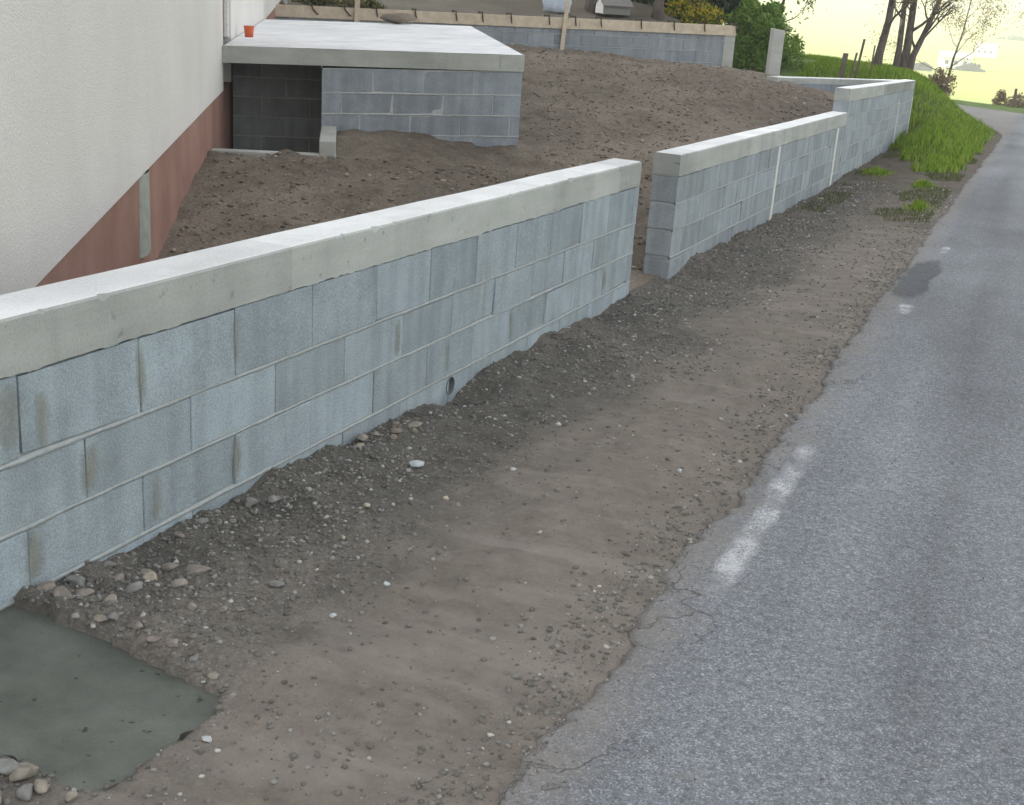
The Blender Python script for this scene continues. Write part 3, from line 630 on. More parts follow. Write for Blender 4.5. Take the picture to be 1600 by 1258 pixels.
def coping(root, P0, P1, nrm, zt0, zt1, h, T=0.2, over=0.004, mat='coping', top='coping_top', seed=1, drip=0.014):
    """poured concrete coping: sharp top edge, ragged lower edge where the concrete ran over the blocks"""
    P0, D, N, L = wall_frame(P0, P1, nrm)
    tt = np.arange(0, L + 1e-6, max(0.012, L / 620)); tt[-1] = L; n = len(tt)
    rag = drip * 0.55 * np.clip(fbm(tt, tt * 0, 22, 5, seed, 0.7) + 0.3, 0, None) + 0.006 * fbm(tt, tt * 0 + 2, 2.2, 2, seed + 6); wob = 0.003 * fbm(tt, tt * 0 + 9, 1.2, 3, seed + 1)
    wz = 0.004 * fbm(tt, tt * 0 + 4, 1.0, 3, seed + 2)
    chip = np.clip(fbm(tt, tt * 0 + 7, 16, 4, seed + 9, 0.7) - 0.42, 0, None) * 0.05
    prof = []
    for k in range(n):
        f = over + wob[k]
        prof.append([(tt[k], -T - over, -h), (tt[k], -T - over, wz[k] - 0.006), (tt[k], -T - over + 0.006, wz[k]), (tt[k], f - 0.006 - chip[k], wz[k]), (tt[k], f, wz[k] - 0.006 - chip[k]), (tt[k], f, -h - rag[k]), (tt[k], -0.006, -h - rag[k] - 0.001)])
    V = np.array(prof).reshape(-1, 3); F = []
    for k in range(n - 1):
        for q in range(6): F.append([7 * k + q, 7 * k + 7 + q, 7 * k + 8 + q, 7 * k + 1 + q])
    F.append(list(range(7))); F.append([7 * (n - 1) + q for q in range(7)][::-1])
    F = [q[::-1] for q in F]; F = fixf(F, D, N)
    ob = wlink('coping', to_world(V, P0, D, N, L, zt0, zt1), [q[::-1] for q in F], MAT[mat], root)
    # thin skin on top, its colour lightened to carry the skylight
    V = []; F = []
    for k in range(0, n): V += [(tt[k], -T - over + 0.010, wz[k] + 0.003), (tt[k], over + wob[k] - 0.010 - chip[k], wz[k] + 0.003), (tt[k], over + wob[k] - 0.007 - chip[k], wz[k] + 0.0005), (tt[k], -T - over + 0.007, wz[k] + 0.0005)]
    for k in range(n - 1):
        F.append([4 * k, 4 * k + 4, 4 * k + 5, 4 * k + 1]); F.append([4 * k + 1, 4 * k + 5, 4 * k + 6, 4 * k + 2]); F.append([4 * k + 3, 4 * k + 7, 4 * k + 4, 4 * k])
    tp = wlink('skylit_top', to_world(V, P0, D, N, L, zt0, zt1), fixf(F, D, N), MAT[top], root); tp['label'] = 'top of the coping, skylight put into its pale colour'
    return ob

def joint_strip(root, P0, P1, nrm, zt0, zt1, t, w, za, zb, lean=0.0, seed=1, mat='strip_mortar'):
    P0, D, N, L = wall_frame(P0, P1, nrm); zs = np.linspace(za, zb, 30); V = []; F = []
    for k, z in enumerate(zs):
        j = 0.006 * float(fbm(z, seed, 12, 3, seed)); c = t + lean * k / 29
        V += [(c - w / 2 + j, 0.0, z), (c - w / 2 + j + 0.004, 0.009, z), (c + w / 2 + j - 0.004, 0.009, z), (c + w / 2 + j, 0.0, z)]
        if k:
            b = 4 * k
            for q in range(3): F.append([b - 4 + q, b - 3 + q, b + 1 + q, b + q])
    wlink('joint_strip', to_world(V, P0, D, N, L, zt0, zt1), fixf(F, D, N), MAT[mat], root)

def zr(rel, y): return rel - S * y
FX = (1, 0)
# near wall
ya, yb = 0.963, 8.135
w1 = empty('block_wall', (WX - 0.1, (ya + yb) / 2, zr(-0.1, (ya + yb) / 2)))
tag(w1, 'nearest long pale blue block wall with concrete coping and round drain hole', 'wall', 'garden block walls along the road')
y0 = 2.9835; A1 = ((WX, ya), (WX, yb), FX, zr(0.829, ya), zr(0.829, yb))
s1 = (y0 - ya) % 0.505; s2 = (y0 + 0.2525 - ya) % 0.505
hole_t = 5.274 - ya
block_wall(w1, *A1, 0.158, [0.256, 0.205, 0.205, 0.205, 0.2], [s1, s2], hole=(3, hole_t, -0.829 - 0.050, 0.046), seed=11)
coping(w1, *A1, 0.158, seed=31)
# drain sleeve in the hole
V1, F1 = tube([(WX - 0.19, 5.274, zr(-0.050, 5.274)), (WX + 0.004, 5.274, zr(-0.050, 5.274))], [0.0455, 0.0455], 24, False)
V2, F2 = tube([(WX - 0.19, 5.274, zr(-0.050, 5.274)), (WX + 0.004, 5.274, zr(-0.050, 5.274))], [0.041, 0.041], 24, False)
ring = [[24 + k, 24 + (k + 1) % 24, 72 + (k + 1) % 24, 72 + k] for k in range(24)]
V, F = merge([(V1, F1), (V2, [q[::-1] for q in F2])]); wlink('drain_sleeve', V, F + ring, MAT['pvc'], w1)['label'] = 'round grey drain sleeve low in the wall'

# olive-brown mortar smears running down some joints of the near wall
m = NT('mortar_smear'); c_s = m.ramp(m.noise(20, 4, 0.6, (1, 1, 0.3)), [(0.3, (0.24, 0.23, 0.185)), (0.7, (0.36, 0.35, 0.30))]); trs = m.n('ShaderNodeBsdfTransparent'); mxs = m.n('ShaderNodeMixShader')
at_ = m.n('ShaderNodeAttribute', attribute_name='fade'); fs = m.ramp(m.math('ADD', at_.outputs['Fac'], m.math('MULTIPLY', m.math('SUBTRACT', m.noise(22, 5, 0.7, (1, 1, 0.4)), 0.5), 1.1)), [(0.42, 0.0), (1.1, 0.5)])
m.l(fs, mxs.inputs[0]); m.l(trs.outputs[0], mxs.inputs[1]); m.l(m.b.outputs[0], mxs.inputs[2]); m.l(mxs.outputs[0], m.out.inputs['Surface']); MAT['smear'] = m.color(c_s)
def smear(yc_, w, z1, z0, k):
    V = []; F = []; fd = []
    for i in range(9):
        for j in range(7):
            t_, q = i / 8, j / 6; V.append((WX + 0.0042, yc_ + (q - 0.5) * w, zr(z1 + (z0 - z1) * t_, yc_))); fd.append((1 - abs(2 * q - 1) ** 1.5) * (1 - abs(2 * t_ - 1) ** 4))
    for i in range(8):
        for j in range(6): F.append([i * 7 + j, i * 7 + 7 + j, i * 7 + 8 + j, i * 7 + j + 1])
    o = wlink('mortar_smear', V, F, MAT['smear'], w1); at = o.data.attributes.new('fade', 'FLOAT', 'POINT'); at.data.foreach_set('value', np.array(fd, np.float32))
R1, R2, R3 = 0.671, 0.415, 0.210
for k, (yc_, w, z1, z0) in enumerate([(2.44, .13, R1, R2 + .02), (2.56, .10, R1 - .05, R2), (2.985, .075, R1, R2), (3.49, .05, R1, R2 + .03), (2.735, .14, R2 - .01, R3), (3.05, .08, R3, .02), (3.49, .09, R3, .02), (2.5, .12, R3, .03), (4.70, .10, R2, R3), (5.22, .07, R3, .02), (6.0, .09, R3, .02), (7.55, .10, R3, .02)]): smear(yc_, w, z1, z0, k)

# middle wall
yc, yd = 9.115, 17.28
w2 = empty('block_wall', (WX - 0.1, (yc + yd) / 2, zr(-0.1, (yc + yd) / 2))); tag(w2, 'middle low block wall past the gate gap with white vertical joints', 'wall', 'garden block walls along the road')
A2 = ((WX, yc), (WX, yd), FX, zr(0.803, yc), zr(0.803, yd))
block_wall(w2, *A2, 0.158, [0.205] * 5, [0.30, 0.05], seed=12, mat='block_grey', bed='mortar')
coping(w2, *A2, 0.158, seed=33, mat='coping')
Pf, Df, Nf, Lf = wall_frame(A2[0], A2[1], FX)
V, F = cbox(-0.003, 0.62, -0.204, 0.004, -1.15, -0.158 - 0.615 - 0.02, 0.01)
wlink('footing', to_world(V, Pf, Df, Nf, Lf, A2[3], A2[4]), fixf(F, Df, Nf), MAT['block_grey'], w2)
joint_strip(w2, *A2, 12.90 - yc, 0.085, -0.165, -0.95, -0.03, 3); joint_strip(w2, *A2, 16.63 - yc, 0.12, -0.165, -0.92, 0.0, 4)
# far, taller wall
ye = 25.55
w3 = empty('block_wall', (WX - 0.1, (yd + ye) / 2, zr(-0.1, (yd + ye) / 2))); tag(w3, 'farthest block wall, a step taller, ending at the grass bank', 'wall', 'garden block walls along the road')
A3 = ((WX, yd + 0.004), (WX, ye), FX, zr(1.108, yd), zr(1.092, ye))
block_wall(w3, *A3, 0.158, [0.205] * 6, [0.28, 0.03], seed=13, mat='block_grey', bed='mortar')
zm = zr(1.101, 20.9)
coping(w3, (WX, yd + 0.004), (WX, 20.9), FX, zr(1.108, yd), zm, 0.158, seed=35)
coping(w3, (WX, 20.9), (WX, ye), FX, zm, zr(1.092, ye), 0.158, seed=36, mat='coping_dark')
for yv, k in ((21.3, 5), (23.3, 6), (25.5, 7)): joint_strip(w3, *A3, yv - yd, 0.05, -0.3, -1.15, 0.0, k, 'mortar' if k == 5 else 'strip_mortar')
# cross wall at the far end of the garden, only its top shows
w4 = empty('block_wall', (*((CWA + CWB) / 2), -0.5)); tag(w4, 'low block wall crossing the far end of the garden towards the pillar', 'wall', 'garden block walls along the road')
ncw = -np.array([-(CWB - CWA)[1], (CWB - CWA)[0]]); ncw = ncw if ncw @ (np.array([-6, 18]) - CWA) > 0 else -ncw
A4 = (CWA + np.array([-0.12, 0.0]), CWB, ncw, 0.252, 0.40)
block_wall(w4, *A4, 0.10, [0.205, 0.205], [0.2, 0.4], seed=14, mat='block_far'); coping(w4, *A4, 0.10, seed=37, mat='coping')

# concrete pillar
def post(name, x, y, z0, z1, wx, wy, rot, mat, label, cat, top=None, lean=(0, 0), c=0.008):
    V, F = cbox(-wx / 2, wx / 2, -wy / 2, wy / 2, 0, z1 - z0, c)
    V[:, 0] += lean[0] * V[:, 2]; V[:, 1] += lean[1] * V[:, 2]
    if top: V[:, 2] += np.where(V[:, 2] > (z1 - z0) * 0.9, V[:, 0] * top, 0)
    cr, sr = math.cos(rot), math.sin(rot); X_ = V[:, 0] * cr - V[:, 1] * sr; Y_ = V[:, 0] * sr + V[:, 1] * cr
    V = np.stack([X_, Y_, V[:, 2]], -1)
    me = bpy.data.meshes.new(name); me.from_pydata([tuple(v) for v in V], [], F); me.update()
    o = link(name, me, mat, None, (x, y, z0)); tag(o, label, cat); return o
post('concrete_pillar', -4.40, 21.72, 0.22, 1.10, 0.2, 0.2, 0.45, MAT['pillar'], 'free-standing square concrete gate pillar at the far end of the garden', 'pillar', top=-0.12)

# ------------------------------------------------------------------ back wall with its timber formwork
bw = empty('block_wall', (*((BWA + BWB) / 2), 0.3)); tag(bw, 'blue-grey block wall at the back with timber formwork boards along its top', 'wall')
AB = (BWA - BWD * 1.2, BWB, BWN, 0.93, 1.036)
block_wall(bw, *AB, 0.185, [0.10, 0.205, 0.205, 0.205], [0.2, 0.45, 0.2, 0.4], seed=15, mat='block_far')
PB, DB, NB, LB = wall_frame(AB[0], AB[1], BWN); WB = lambda V: to_world(V, PB, DB, NB, LB, AB[3], AB[4])
V, F = pbox(0.02, LB - 0.02, -0.19, -0.01, -0.19, -0.03); wlink('poured_core', WB(V), fixf(F, DB, NB), MAT['slab'], bw)
t = 0.0; kb = 0
for ln in (3.4, 3.05, 3.15):
    e = min(t + ln, LB + 0.02); V, F = cbox(t + 0.004, e - 0.004, 0.004, 0.031, -0.20 + 0.006 * kb, -0.004 * kb, 0.002)
    wlink('formwork_board', WB(V), fixf(F, DB, NB), MAT['timber'], bw)
    V, F = cbox(t + 0.004, e - 0.004, -0.231, -0.204, -0.20, -0.01, 0.002); wlink('formwork_board', WB(V), fixf(F, DB, NB), MAT['timber'], bw)
    t = e; kb += 1
for k, tc in enumerate([0.39, 0.95, 1.52, 2.21, 2.94, 3.42, 3.95, 4.66, 5.16, 5.65, 6.43, 7.08, 7.69, 8.33]):
    tc += 1.2; ln = 0.03 if k > 1 else 0.13
    parts = [pbox(tc - 0.011, tc + 0.011, -0.26, 0.062, 0.012, 0.034)]
    V, F = tube([(tc, 0.05, 0.03), (tc + ln * 0.3, 0.046, -0.05), (tc + ln * 0.8, 0.046, -0.12), (tc + ln, 0.036, -0.135)], [0.012, 0.012, 0.011, 0.009], 6); parts.append((V, F))
    V, F = pbox(tc - 0.009, tc + 0.009, -0.26, -0.238, -0.12, 0.012); parts.append((V, F))
    V, F = merge(parts); wlink('clamp', WB(V), fixf(F, DB, NB), MAT['iron'], bw)
V, F = cbox(LB - 0.21, LB + 0.012, -0.21, 0.014, -0.86, -0.19, 0.006); o = wlink('end_post', WB(V), fixf(F, DB, NB), MAT['pillar'], bw); o['label'] = 'pale concrete post closing the end of the wall'
def bwp(t, off): return BWA + BWD * t + BWN * off
p = bwp(4.93, 0.075); post('timber_stake', p[0], p[1], 0.36, 1.30, 0.075, 0.03, math.atan2(BWD[1], BWD[0]), MAT['timber'], 'pale timber stake leaning on the middle of the formwork boards', 'stake', lean=(0.055, 0.0), c=0.003)
p = bwp(1.18, 0.075); post('timber_stake', p[0], p[1], 0.35, 1.45, 0.09, 0.03, math.atan2(BWD[1], BWD[0]), MAT['timber'], 'upright timber stake against the formwork behind the slab', 'stake', lean=(0.0, 0.0), c=0.003)

# ------------------------------------------------------------------ house
def HW(V):
    V = np.asarray(V, float); out = np.empty_like(V); out[:, :2] = HC + V[:, :1] * HD + V[:, 1:2] * HP; out[:, 2] = V[:, 2]; return out
def hfix(F): return [q[::-1] for q in F]                  # (along, out, up) is left-handed
hs = empty('house', (*hw(1.5, -4), -0.6)); tag(hs, 'cream roughcast house with red-brown plinth beside the wall', 'house')
def hpart(name, boxes, mat, parent=hs, c=None, label=None):
    V, F = merge([cbox(*b, c) if c else pbox(*b) for b in boxes]); o = wlink(name, HW(V), hfix(F), mat, parent)
    if label: o['label'] = label
    return o
AN, AF = -9.35, 12.0; DA, DB2 = 0.12, 1.02                 # near and far end, door
hpart('wall', [(AN, DA, -0.30, 0.0, 0.425, 6.2), (DA, DB2, -0.30, 0.0, 2.95, 6.2), (DB2, 6.2, -0.30, 0.0, 0.425, 6.2), (AN, AN + 0.3, -8, -0.30, 0.425, 6.2), (AF - 0.3, AF, -8, -0.30, 0.425, 6.2), (AN, AF, -8.3, -8.0, 0.425, 6.2)], MAT['render'], label='cream roughcast wall')
V = np.array([(6.2, 0, .80), (6.2, 0, 6.2), (AF, 0, 6.2), (AF, 0, .965), (6.2, -.3, .80), (6.2, -.3, 6.2), (AF, -.3, 6.2), (AF, -.3, .965)], float)
FB = [[0, 3, 2, 1], [4, 5, 6, 7], [0, 1, 5, 4], [3, 7, 6, 2], [1, 2, 6, 5], [0, 4, 7, 3]]
wlink('wall', HW(V), hfix([q[::-1] for q in FB]), MAT['render'], hs)
hpart('plinth', [(AN, 6.2, -0.30, -0.016, -0.9, 0.425), (AN + 0.016, AN + 0.3, -8, -0.30, -0.9, 0.425), (AF - 0.3, AF - 0.016, -8, -0.30, -0.9, 0.425), (AN, AF, -8.28, -8.0, -0.9, 0.425)], MAT['plinth'], label='red-brown painted plinth')
V = np.array([(6.2, -.016, -.9), (6.2, -.016, .80), (AF, -.016, .965), (AF, -.016, -.9), (6.2, -.3, -.9), (6.2, -.3, .80), (AF, -.3, .965), (AF, -.3, -.9)], float)
wlink('plinth', HW(V), hfix([q[::-1] for q in FB]), MAT['plinth'], hs)
d_ = hpart('door', [(DA, DB2, -0.12, -0.07, 0.88, 2.95)], MAT['door'], label='brown door set back above the slab')
hpart('door_panel', [(DA + 0.12, DB2 - 0.12, -0.07, -0.055, z0, z0 + 0.7) for z0 in (1.05, 1.95)], MAT['door'], d_, 0.01)
hpart('door_frame', [(DB2 - 0.06, DB2 - 0.004, -0.07, -0.02, 0.88, 2.94)], MAT['white_pvc'], hs, 0.006)
V = np.array([(AN - .4, .45, 6.12), (AF + .4, .45, 6.12), (AF + .4, -4.15, 8.2), (AN - .4, -4.15, 8.2), (AN - .4, -8.75, 6.12), (AF + .4, -8.75, 6.12)], float); V2 = V + [0, 0, .16]
FR = [[0, 1, 2, 3], [3, 2, 5, 4]]; VV = np.concatenate([V, V2]); FF = [q[::-1] for q in FR] + [[i + 6 for i in q] for q in FR] + [[0, 6, 7, 1], [1, 7, 8, 2], [2, 8, 11, 5], [5, 11, 10, 4], [4, 10, 9, 3], [3, 9, 6, 0]]
wlink('roof', HW(VV), hfix(FF), MAT['tile'], hs)
for a in (AN + 0.016, AF - 0.3):                           # gable ends
    V = np.array([(a, -.02, 6.2), (a, -8.28, 6.2), (a, -4.15, 8.12), (a + .284, -.02, 6.2), (a + .284, -8.28, 6.2), (a + .284, -4.15, 8.12)], float)
    wlink('gable', HW(V), hfix([[0, 1, 2], [3, 5, 4], [0, 3, 4, 1], [1, 4, 5, 2], [2, 5, 3, 0]]), MAT['render'], hs)
pz = hw(AF - 0.12, 0.06); V, F = tube([(*pz, -0.2), (*pz, 6.1)], [0.05, 0.05], 14); wlink('downpipe', V, F, MAT['white_pvc'], hs, True)['label'] = 'white downpipe at the far corner'
# rough filled chase in the plinth
zz = np.linspace(-0.06, 0.425, 16); V = []; F = []
for k, z in enumerate(zz):
    j = 0.010 * float(fbm(z, 1.0, 9, 3, 5)); wd = 0.34 * (1.0 - 0.25 * k / 15)
    for q in range(7):
        th = math.pi * q / 6; V.append((-5.07 + 0.05 * (k / 15) - math.cos(th) * wd / 2 + j, -0.017 + math.sin(th) * 0.035, z))
for k in range(15):
    for q in range(6): F.append([7 * k + q, 7 * k + q + 1, 7 * k + 8 + q, 7 * k + 7 + q])
wlink('filled_chase', HW(V), hfix([q[::-1] for q in F]), MAT['filler'], hs, True)['label'] = 'grey-green cement strip filling a chase in the plinth'

# ------------------------------------------------------------------ terrace of blocks under a pale slab, with its light well
tr = empty('terrace', (*hw(3, 1.6), -0.3)); tag(tr, 'block-built terrace with pale concrete slab on top and dark cellar opening', 'terrace')
FRONT = -HD
c0, c1 = 0.962, 2.955
block_wall(tr, hw(0.01, c0), hw(0.01, c1), FRONT, 0.700, 0.772, 0.0, [0.235, 0.205, 0.205, 0.205, 0.205], [0.5, 0.2, 0.38], seed=16, mat='block_far', bed='pale_mortar', gap=0.018, bedh=0.016, core_in=0.006, coremat='pale_mortar')
block_wall(tr, hw(0.215, c1 - 0.0), hw(6.5, c1 - 0.0), HP, 0.765, 0.765, 0.0, [0.235, 0.205, 0.205, 0.205, 0.205], [0.2, 0.45], seed=17, mat='block_far')
block_wall(tr, hw(1.05, 0.012), hw(1.05, c0 + 0.19), FRONT, 0.69, 0.70, 0.0, [0.205] * 6, [0.3, 0.05], seed=18, mat='block_dark', bed='mortar_dark', gap=0.014, bedh=0.016, core_in=0.008, coremat='mortar_dark')
V, F = pbox(0.215, 1.04, c0, c0 + 0.18, -0.9, 0.695); wlink('inner_wall', HW(V), hfix(F), MAT['block_grey'], tr)
# slab: corners in the house frame, top heights measured
sb = [(-0.005, 0.003, 0.857), (-0.005, 2.965, 0.930), (6.6, 3.05, 0.912), (6.6, 0.003, 0.832)]
V = [(a, c, z) for a, c, z in sb] + [(a, c, z - 0.157) for a, c, z in sb]
F = [[0, 1, 2, 3], [4, 7, 6, 5], [0, 4, 5, 1], [1, 5, 6, 2], [2, 6, 7, 3], [3, 7, 4, 0]]
wlink('slab', HW(V), hfix([q[::-1] for q in F]), MAT['slab'], tr)['label'] = 'grey cast concrete edge of the slab'
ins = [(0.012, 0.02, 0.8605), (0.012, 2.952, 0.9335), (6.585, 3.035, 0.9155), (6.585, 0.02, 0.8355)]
me_q = HW(ins); wlink('skylit_top', me_q, [[0, 1, 2, 3]] if True else None, MAT['slab_top'], tr)  # top sheet of the slab, skylight painted in as a paler colour
hpart('formwork_seam', [(-0.012, -0.0055, 0.955, 0.963, 0.705, 0.875)], MAT['mortar'], tr); hpart('formwork_seam', [(-0.012, -0.0055, 2.72, 2.728, 0.765, 0.92)], MAT['mortar'], tr)
hpart('well_sill', [(-1.17, -1.05, 0.0, 1.12, -0.6, 0.022)], MAT['pillar'], tr, 0.008)
hpart('well_kerb', [(-1.17, -0.02, 0.965, 1.115, -0.3, 0.148)], MAT['pillar'], tr, 0.008)
hpart('well_floor', [(-1.06, 1.05, 0.0, 1.0, -0.75, -0.60)], MAT['slab'], tr)
# orange tub by the door
pp = hw(1.66, 0.14); pr_ = [(0.0, 0.045), (0.08, 0.052), (0.105, 0.055), (0.11, 0.059), (0.122, 0.059), (0.122, 0.052), (0.04, 0.046)]
V = []; F = []
for k, (z, r) in enumerate(pr_):
    for q in range(20): V.append((pp[0] + r * math.cos(q * math.pi / 10), pp[1] + r * math.sin(q * math.pi / 10), 0.853 + z))
for k in range(len(pr_) - 1):
    for q in range(20): F.append([20 * k + q, 20 * k + (q + 1) % 20, 20 * k + 20 + (q + 1) % 20, 20 * k + 20 + q])
F.append(list(range(20))[::-1]); F.append([20 * (len(pr_) - 1) + q for q in range(20)])
tag(wlink('plastic_pot', V, F, MAT['orange'], None, True), 'small orange plastic pot on the slab beside the house door', 'pot')

# ------------------------------------------------------------------ stones, gravel, clods
def ico(sub=0):
    t = (1 + 5 ** .5) / 2; V = [(-1, t, 0), (1, t, 0), (-1, -t, 0), (1, -t, 0), (0, -1, t), (0, 1, t), (0, -1, -t), (0, 1, -t), (t, 0, -1), (t, 0, 1), (-t, 0, -1), (-t, 0, 1)]
    F = [(0, 11, 5), (0, 5, 1), (0, 1, 7), (0, 7, 10), (0, 10, 11), (1, 5, 9), (5, 11, 4), (11, 10, 2), (10, 7, 6), (7, 1, 8), (3, 9, 4), (3, 4, 2), (3, 2, 6), (3, 6, 8), (3, 8, 9), (4, 9, 5), (2, 4, 11), (6, 2, 10), (8, 6, 7), (9, 8, 1)]
    V = [np.array(v) / np.linalg.norm(v) for v in V]
    for _ in range(sub):
        cache = {}; NF = []
        def mid(a, b):
            k = (min(a, b), max(a, b))
            if k not in cache: m_ = V[a] + V[b]; V.append(m_ / np.linalg.norm(m_)); cache[k] = len(V) - 1
            return cache[k]
        for a, b, c in F:
            x, y, z = mid(a, b), mid(b, c), mid(c, a); NF += [(a, x, z), (b, y, x), (c, z, y), (x, y, z)]
        F = NF
    return np.array(V), np.array(F, np.int32)
I0V, I0F = ico(0); I2V, I2F = ico(2)
def scatter(name, P, R, mat, flat=(0.45, 0.85), seed=0, jit=0.28):
    g = np.random.default_rng(seed); n = len(P)
    V = np.repeat(I0V[None], n, 0) * (1 + g.uniform(-jit, jit, (n, 12, 1)))
    V *= np.stack([g.uniform(0.75, 1.35, n), g.uniform(0.7, 1.1, n), g.uniform(*flat, n)], -1)[:, None]
    an = g.uniform(0, 6.28, n); ca, sa = np.cos(an)[:, None], np.sin(an)[:, None]
    tl = g.uniform(-0.5, 0.5, n)[:, None]; x, y, z = V[..., 0], V[..., 1], V[..., 2]
    x, z = x * np.cos(tl) - z * np.sin(tl), x * np.sin(tl) + z * np.cos(tl)
    V = np.stack([x * ca - y * sa, x * sa + y * ca, z], -1) * R[:, None, None] + P[:, None]
    F = (I0F[None] + (np.arange(n) * 12)[:, None, None]).reshape(-1, 3)
    return link(name, npmesh(name, V.reshape(-1, 3), F, True), mat)
# gravel on the verge: dense at the wall foot, thin on the dusty wheel track
n = 120000; yy = 1.5 + (rng.random(n) ** 2.0) * 16; xx = WX + rng.random(n) * 1.62
dens = 0.08 + 0.92 * sstep(1.0, 0.25, xx - WX + 0.5 * fbm(xx, yy, 1.3, 3, 50)) ; edgeg = np.exp(-((xx + 0.95) / 0.12) ** 2) * 0.8
dens = np.maximum(dens * (0.35 + 1.3 * (fbm(xx, yy, 1.1, 3, 51) + 0.5)), edgeg * (0.2 + fbm(xx, yy, 2, 2, 52) + 0.5))
kp = (rng.random(n) < dens) & ~in_poly(xx, yy, PATCH) & (xx < road_in(yy) - 0.0); xx, yy = xx[kp], yy[kp]
rad = 0.0018 + 0.0078 * rng.random(len(xx)) ** 4; rad *= (1 + 0.05 * yy)
zz = verge_full(xx, yy) + rad * 0.15
o = scatter('gravel', np.stack([xx, yy, zz], -1), rad, MAT['gravel'], seed=3); tag(o, 'loose grey gravel strewn over the dirt verge', kind='stuff')
n = 3500; yy = 1.6 + rng.random(n) ** 1.4 * 9; xx = -0.86 + (rng.random(n) ** 4) * 1.6
o = scatter('road_grit', np.stack([xx, yy, np.array([road_h(a, b) for a, b in zip(xx, yy)]) + 0.001], -1), 0.0015 + 0.003 * rng.random(n) ** 2, MAT['gravel'], seed=4); tag(o, 'fine grit lying on the asphalt', kind='stuff')
# clods in the garden
n = 42000; xx = -12.5 + rng.random(n) * 9.85; yy = 3 + rng.random(n) * 21.5
a_ = (xx - HC[0]) * HD[0] + (yy - HC[1]) * HD[1]; c_ = (xx - HC[0]) * HP[0] + (yy - HC[1]) * HP[1]
kp = (behind_bw(xx, yy) < -0.1) & ((c_ > 0.05) | (a_ > 12.3)) & ~((a_ > -1.15) & (a_ < 6.7) & (c_ < 3.1)); sc_ = (xx - CWA[0]) * cwn[0] + (yy - CWA[1]) * cwn[1]; kp &= (yy < 20.6) | (sc_ * cside > 0.1) | (xx < -4.5)
xx, yy = xx[kp], yy[kp]; rad = 0.006 + 0.024 * rng.random(len(xx)) ** 4; zz = garden_full(xx, yy) + rad * 0.2
o = scatter('soil_clods', np.stack([xx, yy, zz], -1), rad, MAT['clod'], (0.3, 0.6), 5); tag(o, 'small clods and stones over the bare garden soil', kind='stuff')

def stone(x, y, r, mat, label, group=None, flat=0.62, seed=0, ang=0.0, elong=1.25, sink=0.3, zf=None, name='stone', cat='stone'):
    g = np.random.default_rng(seed + 100); V = I2V.copy()
    for _ in range(11):                                    # cut facets
        d = g.normal(size=3); d /= np.linalg.norm(d); k = g.uniform(0.5, 0.88); e = np.clip(V @ d - k, 0, None); V -= e[:, None] * d * 0.95
    V *= 1.12 + 0.10 * g.normal(size=(len(V), 1)) * 0.35
    V *= [elong, 0.9, flat]; c, s = math.cos(ang), math.sin(ang); V = np.stack([V[:, 0] * c - V[:, 1] * s, V[:, 0] * s + V[:, 1] * c, V[:, 2]], -1) * r
    z = (float(verge_full(np.array([x]), np.array([y]))[0]) if zf is None else zf) + r * flat * (1 - 2 * sink) * 0.9
    o = link(name, npmesh(name, V, I2F, True), MAT[mat], None, (x, y, z)); tag(o, label, cat, group); return o
G1 = 'stones along the foot of the near wall'; L1 = 'brownish fist-sized stone among the rubble near the foot of the nearest wall'
stone(-2.049, 4.134, 0.031, 'stone_white', 'flat white stone lying alone on the gravel below the drain hole', None, 0.4, 1, 0.3, 1.0, 0.1)
stone(-2.23, 2.743, 0.021, 'stone_cream', 'rounded cream pebble near the wet concrete patch', None, 0.8, 2, 0.5, 1.1, 0.1)
stone(-2.374, 3.467, 0.024, 'stone_grey', 'round grey stone against the foot of the near wall', None, 0.85, 3, 0.2, 1.05, 0.1)
stone(-2.30, 4.62, 0.026, 'stone_tan', 'tan rubble lump closest to the drain hole, at the wall foot', None, 0.5, 4, 1.2, 1.5, 0.15)
stone(-1.651, 2.829, 0.011, 'stone_white', 'small white pebble on the bare dirt short of the wheel track', None, 0.7, 5, 0.1, 1.0, 0.1)
stone(-1.569, 2.115, 0.012, 'stone_white', 'small white pebble just off the right corner of the wet concrete', None, 0.7, 6, 0.1, 1.2, 0.1)
stone(-2.152, 2.867, 0.033, 'stone_brown', 'flat reddish-brown stone uphill of the cream pebble', None, 0.4, 7, 0.4, 1.4, 0.25)
for k, (x, y, r) in enumerate([(-1.892, 1.806, .026), (-1.85, 1.815, .028), (-1.79, 1.758, .021), (-1.779, 1.793, .018), (-1.95, 1.79, .022), (-1.70, 1.80, .014), (-1.83, 1.70, .02)]):
    stone(x, y, r, 'stone_tan' if k % 2 else 'stone_grey', 'rounded stone in the bottom left corner below the wet concrete', 'stones below the wet concrete', 0.7, 20 + k, k * 0.9, 1.3, 0.15)
pts = [(-2.404, 2.767, .017), (-2.227, 2.654, .024), (-2.321, 2.831, .019), (-1.92, 2.674, .012), (-2.068, 3.26, .013), (-1.912, 2.927, .02), (-2.122, 2.734, .024), (-2.305, 2.455, .026), (-2.286, 2.51, .024), (-2.123, 2.447, .018), (-2.152, 2.43, .017), (-1.888, 2.40, .016),
       (-1.893, 2.714, .013), (-2.316, 3.543, .022), (-1.997, 2.627, .015), (-2.261, 2.869, .021), (-2.318, 2.699, .018), (-2.39, 2.60, .024), (-2.20, 2.52, .02), (-2.02, 2.42, .017), (-1.95, 2.40, .015), (-1.80, 2.375, .014), (-1.72, 2.35, .013), (-2.41, 2.50, .026), (-2.36, 3.05, .016), (-2.40, 3.22, .018), (-2.2, 3.0, .014), (-2.08, 2.98, .012), (-2.33, 3.3, .013)]
